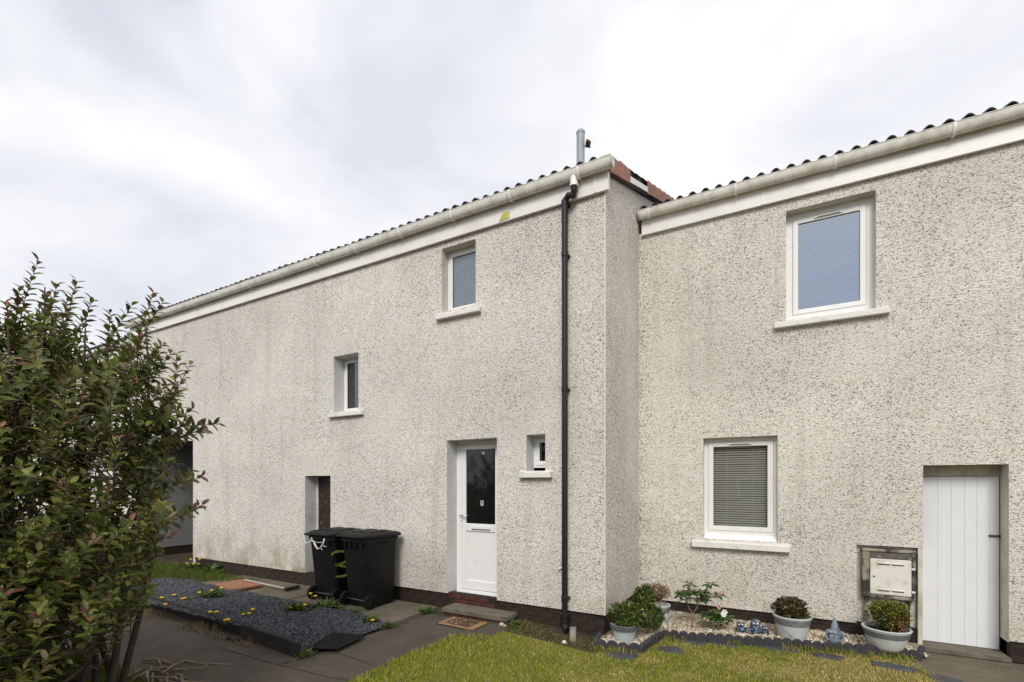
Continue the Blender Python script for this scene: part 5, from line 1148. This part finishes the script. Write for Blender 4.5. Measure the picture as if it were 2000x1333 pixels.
for pts, r_ in (([(592, 1056), (600, 1062), (607, 1058), (611, 1056), (617, 1066), (621, 1073), (627, 1070), (631, 1062), (634, 1053)], .010), ([(611, 1056), (618, 1060), (628, 1060)], .005), ([(621, 1073), (618, 1069), (614, 1062)], .009), ([(627, 1070), (630, 1075)], .005), ([(610, 1057), (609, 1050)], .007), ([(631, 1067), (637, 1068)], .005)):
    mb.tube([PY(u, v, yR_)+Vector((0, random.uniform(-.008, .008), 0)) for u, v in pts], [r_*random.uniform(.7, 1.3) for _ in pts], 6)
tag(mb.build('frayed_cord', 'rag', None, smooth=True), 'frayed white cord tied round the handle of the left bin', 'cord')

# white stones by the step
for (u, v, s_, l_) in ((980, 1224, .035, 'larger white pebble beside the door step'), (986, 1226, .026, 'smaller white pebble beside the door step'), (1102, 1258, .03, 'white pebble in the grass before the downpipe')):
    p = PG(u, v); o = None; mb = MB(); mb.lathe([(s_*.4, 0), (s_*.9, s_*.35), (s_*.85, s_*.9), (s_*.45, s_*1.3), (.002, s_*1.38)], (p.x, p.y, p.z), 12); tag(mb.build('white_stone', 'stone_white', None, smooth=True), l_, 'stone', 'white stones near the step')
# paved patch at the boarded door
A = [PG(1772, 1298), PG(1800, 1314), PG(1862, 1350), PG(2000, 1420)]
mb = MB(); pts = [(A[0].x, A[0].y), (A[1].x, A[1].y), (A[2].x, A[2].y), (A[3].x, A[3].y), (5.5, A[3].y), (5.5, YR+.02), (1.30, YR+.02)]
mb.add([(a, b, zg(a)+.012) for a, b in pts], [tuple(range(len(pts)))]); kind_s(mb.build('paving', 'slab_beige', None))

# ---- dandelions and weeds
def dandelion(u, v, flowers, label, r_=.11, nl=26, dz=.0, fl_h=.05, name='dandelion'):
    p = PG(u, v); p = PG(u, v, float(bedh(p.x, p.y)) if BX0 < p.x < BX1 and 3.28 < p.y < 4.5 else .01)
    D = thing(name, label, 'weed', tuple(p), 'dandelions in and around the slate bed')
    nl = int(nl*1.6); r_ *= 1.2
    a = rng.uniform(0, 2*np.pi, nl); el = rng.uniform(.1, 1.1, nl); d = np.stack([np.cos(a)*np.cos(el), np.sin(a)*np.cos(el), np.sin(el)], 1)
    o = leaves_mesh('rosette', np.repeat(np.array(p)[None], nl, 0)+d*.01+rng.normal(0, r_*.35, (nl, 3))*[1, 1, .0], d, np.repeat([[0, 0, 1.]], nl, 0)+rng.normal(0, .3, (nl, 3)), rng.uniform(.6, 1.1, nl)*r_, rng.uniform(.15, .25, nl)*r_, pick_cols([(.065, .115, .018), (.10, .155, .025), (.045, .08, .015)], [2, 2, 1], nl), 'leaf', D, droop=.3)
    dpt = (p-CAMP).dot(FWD)
    for (fu, fv) in flowers:
        c = PD(fu, fv, dpt-random.uniform(0, .04)); c.z = max(c.z, p.z+.02)
        mb = MB(); mb.tube([(p.x+(c.x-p.x)*.6, p.y+(c.y-p.y)*.6, p.z), (c.x, c.y, c.z)], .0025, 5); mb.build('stalk', 'bark_pale', D)
        mb = MB(); mb.lathe([(.008, -.014), (.022, -.002), (.029, .007), (.017, .014), (.004, .016)], tuple(c), 12); mb.build('flower_head', 'dandelion', D, smooth=True)
dandelion(317, 1176, [(316.5, 1168)], 'single dandelion bloom at the far left of the slate bed', .05, 6)
dandelion(341, 1168, [(341, 1162.5)], 'small dandelion bloom farthest back in the slate bed', .05, 6)
dandelion(361, 1174, [(357, 1170), (361, 1169)], 'dandelion with a small leaf tuft left of the leafy clump', .07, 14)
dandelion(324, 1190, [(323.4, 1181)], 'dandelion bloom close to the left edging board', .05, 6)
dandelion(416, 1168, [(390, 1158), (414, 1154), (433, 1149)], 'broad leafy dandelion clump in the back of the slate bed', .15, 70)
dandelion(416, 1204, [(411, 1196), (423, 1196)], 'pair of dandelion blooms in the middle of the bed', .05, 6)
dandelion(482, 1203, [(475.5, 1201), (487, 1199), (494, 1191)], 'dandelion tuft with three blooms in the middle of the slate bed', .08, 22)
dandelion(442, 1220, [(441, 1212), (445, 1211)], 'large dandelion bloom beside the front edging board', .06, 8)
dandelion(582, 1195, [(572, 1187), (596, 1182)], 'leafy dandelion clump left of the bin wheel', .13, 60)
dandelion(632, 1192, [(607, 1160), (616, 1165)], 'leafy dandelion growing against the wheel of the left bin', .17, 60)
dandelion(684, 1202, [], 'spiky weed tuft in front of the right bin', .13, 14, name='weed')
dandelion(722, 1214, [(728, 1213)], 'weed with a small bloom under the right bin wheel', .09, 30)
dandelion(757, 1224, [], 'low green weed at the corner of slate bed and door path', .08, 26, name='weed')
dandelion(834, 1196, [], 'green weed at the foot of the wall between bins and step', .10, 30, name='weed')
dandelion(592, 1283, [], 'grassy weed at the end of the front edging board', .09, 24, name='weed')
dandelion(1006, 1224, [], 'small green weed beside the white pebbles', .08, 30, name='weed')
dandelion(385, 1112, [(373, 1093), (382, 1088), (390, 1093), (388, 1102), (366, 1101), (378, 1102)], 'tall yellow-flowered weed at the passage corner of the wall', .16, 80)
dandelion(418, 1117, [], 'broad-leaved dock plant at the foot of the wall near the passage', .17, 50, name='weed')
# rough grass beyond the bed and at the shrub's foot, dead grass along the boards
def tufts(name, n, xr, yr, ln, pal, wts, label, lean=(.1, .8), wd=(.004, .008)):
    x = rng.uniform(*xr, n); y = rng.uniform(*yr, n); k = vnoise(x, y, 3, 9) > .38; x, y = x[k], y[k]; n = len(x)
    blades(name, np.stack([x, y, zgv(x)+.003], 1), rng.uniform(*ln, n), rng.uniform(*wd, n), rng.uniform(*lean, n), pick_cols(pal, wts, n), label, 'grass')
tufts('rough_grass', 9000, (-12.5, -8.2), (4.3, 5.4), (.05, .13), [(.085, .13, .018), (.13, .17, .03), (.06, .09, .015)], [2, 2, 1], 'rough green grass by the passage beyond the slate bed')
tufts('shrub_grass', 14000, (-6.6, -3.6), (.9, 2.12), (.04, .12), [(.06, .10, .014), (.10, .14, .02), (.22, .17, .08)], [3, 2, 1.2], 'short weedy grass under the large shrub')
tufts('dead_grass', 1100, (-8.6, -5.0), (3.08, 3.32), (.03, .11), [(.28, .22, .12), (.20, .15, .08), (.10, .11, .03)], [3, 2, 1], 'dry straw grass along the front edging boards', (.5, 1))
tufts('soil_grass', 1600, (-3.1, -1.75), (5.0, 5.42), (.03, .08), [(.24, .17, .08), (.12, .10, .04), (.08, .12, .02)], [3, 2, 2], 'withered grass on bare soil below the downpipe', (.5, 1))
# fallen twigs
mb = MB(); 
for i in range(46):
    u, v = random.gauss(320, 45), random.uniform(1290, 1345); p = PG(u, v, .012+random.random()*.03); a = random.gauss(0, .5); L_ = random.uniform(.08, .4)
    d = Vector((math.cos(a), math.sin(a), random.uniform(-.06, .06)))*L_; m_ = p+d*.5+Vector((random.gauss(0, .012), random.gauss(0, .012), random.random()*.012)); r_ = random.uniform(.004, .012); mb.tube([p, m_, p+d], [r_, r_*.9, r_*.7], 6)
tag(mb.build('fallen_twigs', 'twig', None, smooth=True), 'heap of dry broken twigs on the path under the shrub', 'twigs', kind='stuff')

# ================================================================== LARGE SHRUB
BUSH = thing('large_shrub', 'tall leafy shrub with reddish young shoots filling the left foreground', 'shrub', tuple(PG(150, 1390)))
AX = PD(40, 1000, 3.6)
def top_v(u): return np.interp(u, [-330, -200, -60, 0, 40, 75, 120, 160, 200, 245, 290, 320, 345, 370, 400, 430], [760, 650, 590, 580, 575, 530, 560, 575, 620, 650, 610, 615, 700, 730, 830, 830])
def right_u(v): return np.interp(v, [500, 540, 570, 610, 650, 690, 740, 800, 835, 870, 920, 980, 1020, 1060, 1110, 1150, 1190, 1230, 1290], [95, 170, 310, 315, 310, 350, 370, 372, 405, 385, 378, 388, 370, 338, 328, 318, 295, 250, 200])
def bot_v(u): return np.interp(u, [-330, 0, 80, 180, 260, 320, 400], [1400, 1380, 1320, 1250, 1205, 1165, 1010])
tw = []
while len(tw) < 1200:
    u, v = rng.uniform(-330, 420), rng.uniform(505, 1390)
    if v < top_v(u)+8 or v > bot_v(u) or u > right_u(v)-4: continue
    e = min(1, (right_u(v)-u)/160, (v-top_v(u))/140)       # thin out towards the outline
    if rng.random() > .35+.65*e: continue
    tw.append((u, v, 3.55+np.clip(rng.normal(0, .42), -.85, .85)*(.45+.55*max(0, e)), rng.uniform(.22, .42), 0))
for (u, v, L_) in [(75, 508, .55), (150, 548, .5), (112, 556, .5), (38, 566, .5), (10, 590, .5), (300, 572, .55), (258, 596, .5), (318, 590, .4), (333, 690, .45), (372, 712, .45), (426, 828, .5), (402, 838, .4), (398, 985, .45), (376, 800, .4), (345, 690, .35), (395, 930, .35), (180, 585, .5), (215, 610, .45), (332, 1048, .35), (375, 850, .35), (20, 600, .4), (95, 590, .45), (133, 580, .45)]:
    tw.append((u, v, 3.5+rng.normal(0, .1), L_, 1))
# main stems
stem_def = [((228, 1372), (80, 560), 3.4), ((205, 1385), (280, 640), 3.6), ((165, 1395), (170, 640), 3.3), ((236, 1368), (330, 800), 3.75), ((120, 1400), (20, 640), 3.2), ((60, 1400), (-90, 640), 3.4), ((0, 1405), (-190, 700), 3.6), ((180, 1380), (120, 720), 4.0), ((90, 1390), (-20, 800), 3.0), ((150, 1400), (230, 900), 3.15)]
nodes = []
for i, (bp, tp, dt) in enumerate(stem_def):
    b_ = PG(*bp); b_.z -= .02; t_ = PD(tp[0], tp[1], dt); pts = []; rad = []
    K = 14
    for j in range(K+1):
        s = j/K; p = b_*(1-s)+t_*s; bow = math.sin(math.pi*s)*.16*(1 if i % 2 else -1); p = p+RGT*bow*.6+FWD*bow*.4*math.cos(i)+Vector((.018*math.sin(7*s+i*2), .018*math.cos(6*s+i), 0)); p.z = b_.z+(t_.z-b_.z)*s**.92
        pts.append(p); rad.append((.024 if i < 5 else .019)*(1-s)**.8+.004)
        if s > .12: nodes.append(p)
    mb = MB(); mb.tube(pts, rad, 9); mb.build('stem', 'bark', BUSH, smooth=True)
nodes_a = np.array(nodes)
tb = MB(); LP, LD, LN, LL, LC = [], [], [], [], []
pal_g = np.array([(.090, .110, .022), (.125, .150, .030), (.060, .078, .017), (.195, .215, .045), (.110, .100, .032)]); pal_r = np.array([(.16, .062, .042), (.20, .095, .06), (.13, .075, .045), (.16, .13, .06)])
for (u, v, dp_, L_, shoot) in tw:
    tip = np.array(PD(u, v, dp_)); out_ = tip-np.array(AX); out_[2] = 0; out_ = out_/max(.3, np.linalg.norm(out_))
    d = np.array([0, 0, .85 if not shoot else 1.0])+out_*(.55 if not shoot else .35)+rng.normal(0, .28 if not shoot else .12, 3)
    if v > 780 and u > 300: d = out_*1.0+np.array([0, 0, .45])+rng.normal(0, .15, 3)
    d /= np.linalg.norm(d); base = tip-d*L_
    dd = np.linalg.norm(nodes_a-base, axis=1)+np.where(nodes_a[:, 2] > base[2]-.05, 3, 0); nd_ = nodes_a[np.argmin(dd)]
    mid = nd_*.45+base*.55+np.array([0, 0, -.04])+rng.normal(0, .02, 3)
    mid2 = (base+tip)/2+rng.normal(0, .008, 3)
    tb.tube([nd_, mid, base, mid2, tip], [.0052, .0044, .0036, .0026, .0014], 5, cap=False)
    m_ = int(L_*58)+3; a0 = rng.random()*6
    for k in range(m_):
        t = (k+.6)/m_; p = base+d*L_*t+(mid2-(base+tip)/2)*4*t*(1-t); a = a0+k*2.4
        x1_ = np.cross(d, [0.3, .2, 1]); x1_ /= np.linalg.norm(x1_); y1_ = np.cross(d, x1_)
        perp = x1_*math.cos(a)+y1_*math.sin(a); ld = perp*.95+d*(.35+.5*t)+np.array([0, 0, .12]); nrm = d*.9-perp*.3+np.array([0, 0, .7])+rng.normal(0, .25, 3)
        young = t > .72
        LP.append(p); LD.append(ld); LN.append(nrm); LL.append(rng.uniform(.066, .100)*(1 if not young else .78)*(1 if t > .2 else .8))
        redp = (.55 if shoot else .26) if young else .05
        c = pal_r[rng.integers(4)] if rng.random() < redp else pal_g[rng.choice(5, p=[.3, .28, .2, .12, .1])]
        LC.append(c*(1+rng.normal(0, .18)))
# sparse inner and low leaves
for _ in range(6000):
    u, v = rng.uniform(-330, 330), rng.uniform(640, 1340)
    if u > right_u(v)-50 or v > bot_v(u)+20 or v < top_v(u)+80: continue
    LP.append(np.array(PD(u, v, rng.uniform(3.2, 4.2)))); LD.append(rng.normal(size=3)); LN.append(rng.normal(0, .5, 3)+[0, 0, 1]); LL.append(rng.uniform(.05, .075)); LC.append(pal_g[rng.integers(3)]*(1+rng.normal(0, .15)))
o = tb.build('twigs', 'bark', BUSH, smooth=True, fix=False); o['kind'] = 'stuff'
LP, LD, LN, LL, LC = map(np.array, (LP, LD, LN, LL, LC)); LC = np.clip(LC*1.18, .006, 1)
LW = LL*rng.uniform(.40, .52, len(LL))
# the 300 leaves that show largest are single parts, the rest one mass
dep = (LP-np.array(CAMP))@np.array(FWD); uu = U0+FPX*((LP-np.array(CAMP))@np.array(RGT))/dep; vv = VH-FPX*(LP[:, 2]-CZ)/dep
score = LL*LW/dep**2; score[(uu < 5) | (vv > 1325)] = 0
bigi = np.argsort(-score)[:300]; rest = np.ones(len(LP), bool); rest[bigi] = False
o = leaves_mesh('foliage', LP[rest], LD[rest], LN[rest], LL[rest], LW[rest], LC[rest], 'leaf', BUSH, droop=.22); o['kind'] = 'stuff'
variants = []
for c in list(pal_g)+list(pal_r):
    t_ = leaves_mesh('leaf', [(0, 0, 0)], [(0, 1, 0)], [(0, 0, 1)], [1], [.46], [c], 'leaf', None, droop=.22); variants.append((np.array(c), t_.data)); bpy.data.objects.remove(t_)
for i in bigi:
    d = Vector(LD[i]).normalized(); nr = Vector(LN[i]); nr = (nr-d*nr.dot(d)).normalized(); s = d.cross(nr)
    M_ = Matrix(((s.x, d.x, nr.x), (s.y, d.y, nr.y), (s.z, d.z, nr.z))).to_4x4(); k = int(np.argmin([np.abs(c-LC[i]).sum() for c, _ in variants]))
    o = link('leaf', variants[k][1], BUSH); M_ = Matrix.Translation(LP[i]) @ M_ @ Matrix.Scale(LL[i], 4); o.matrix_basis = M_
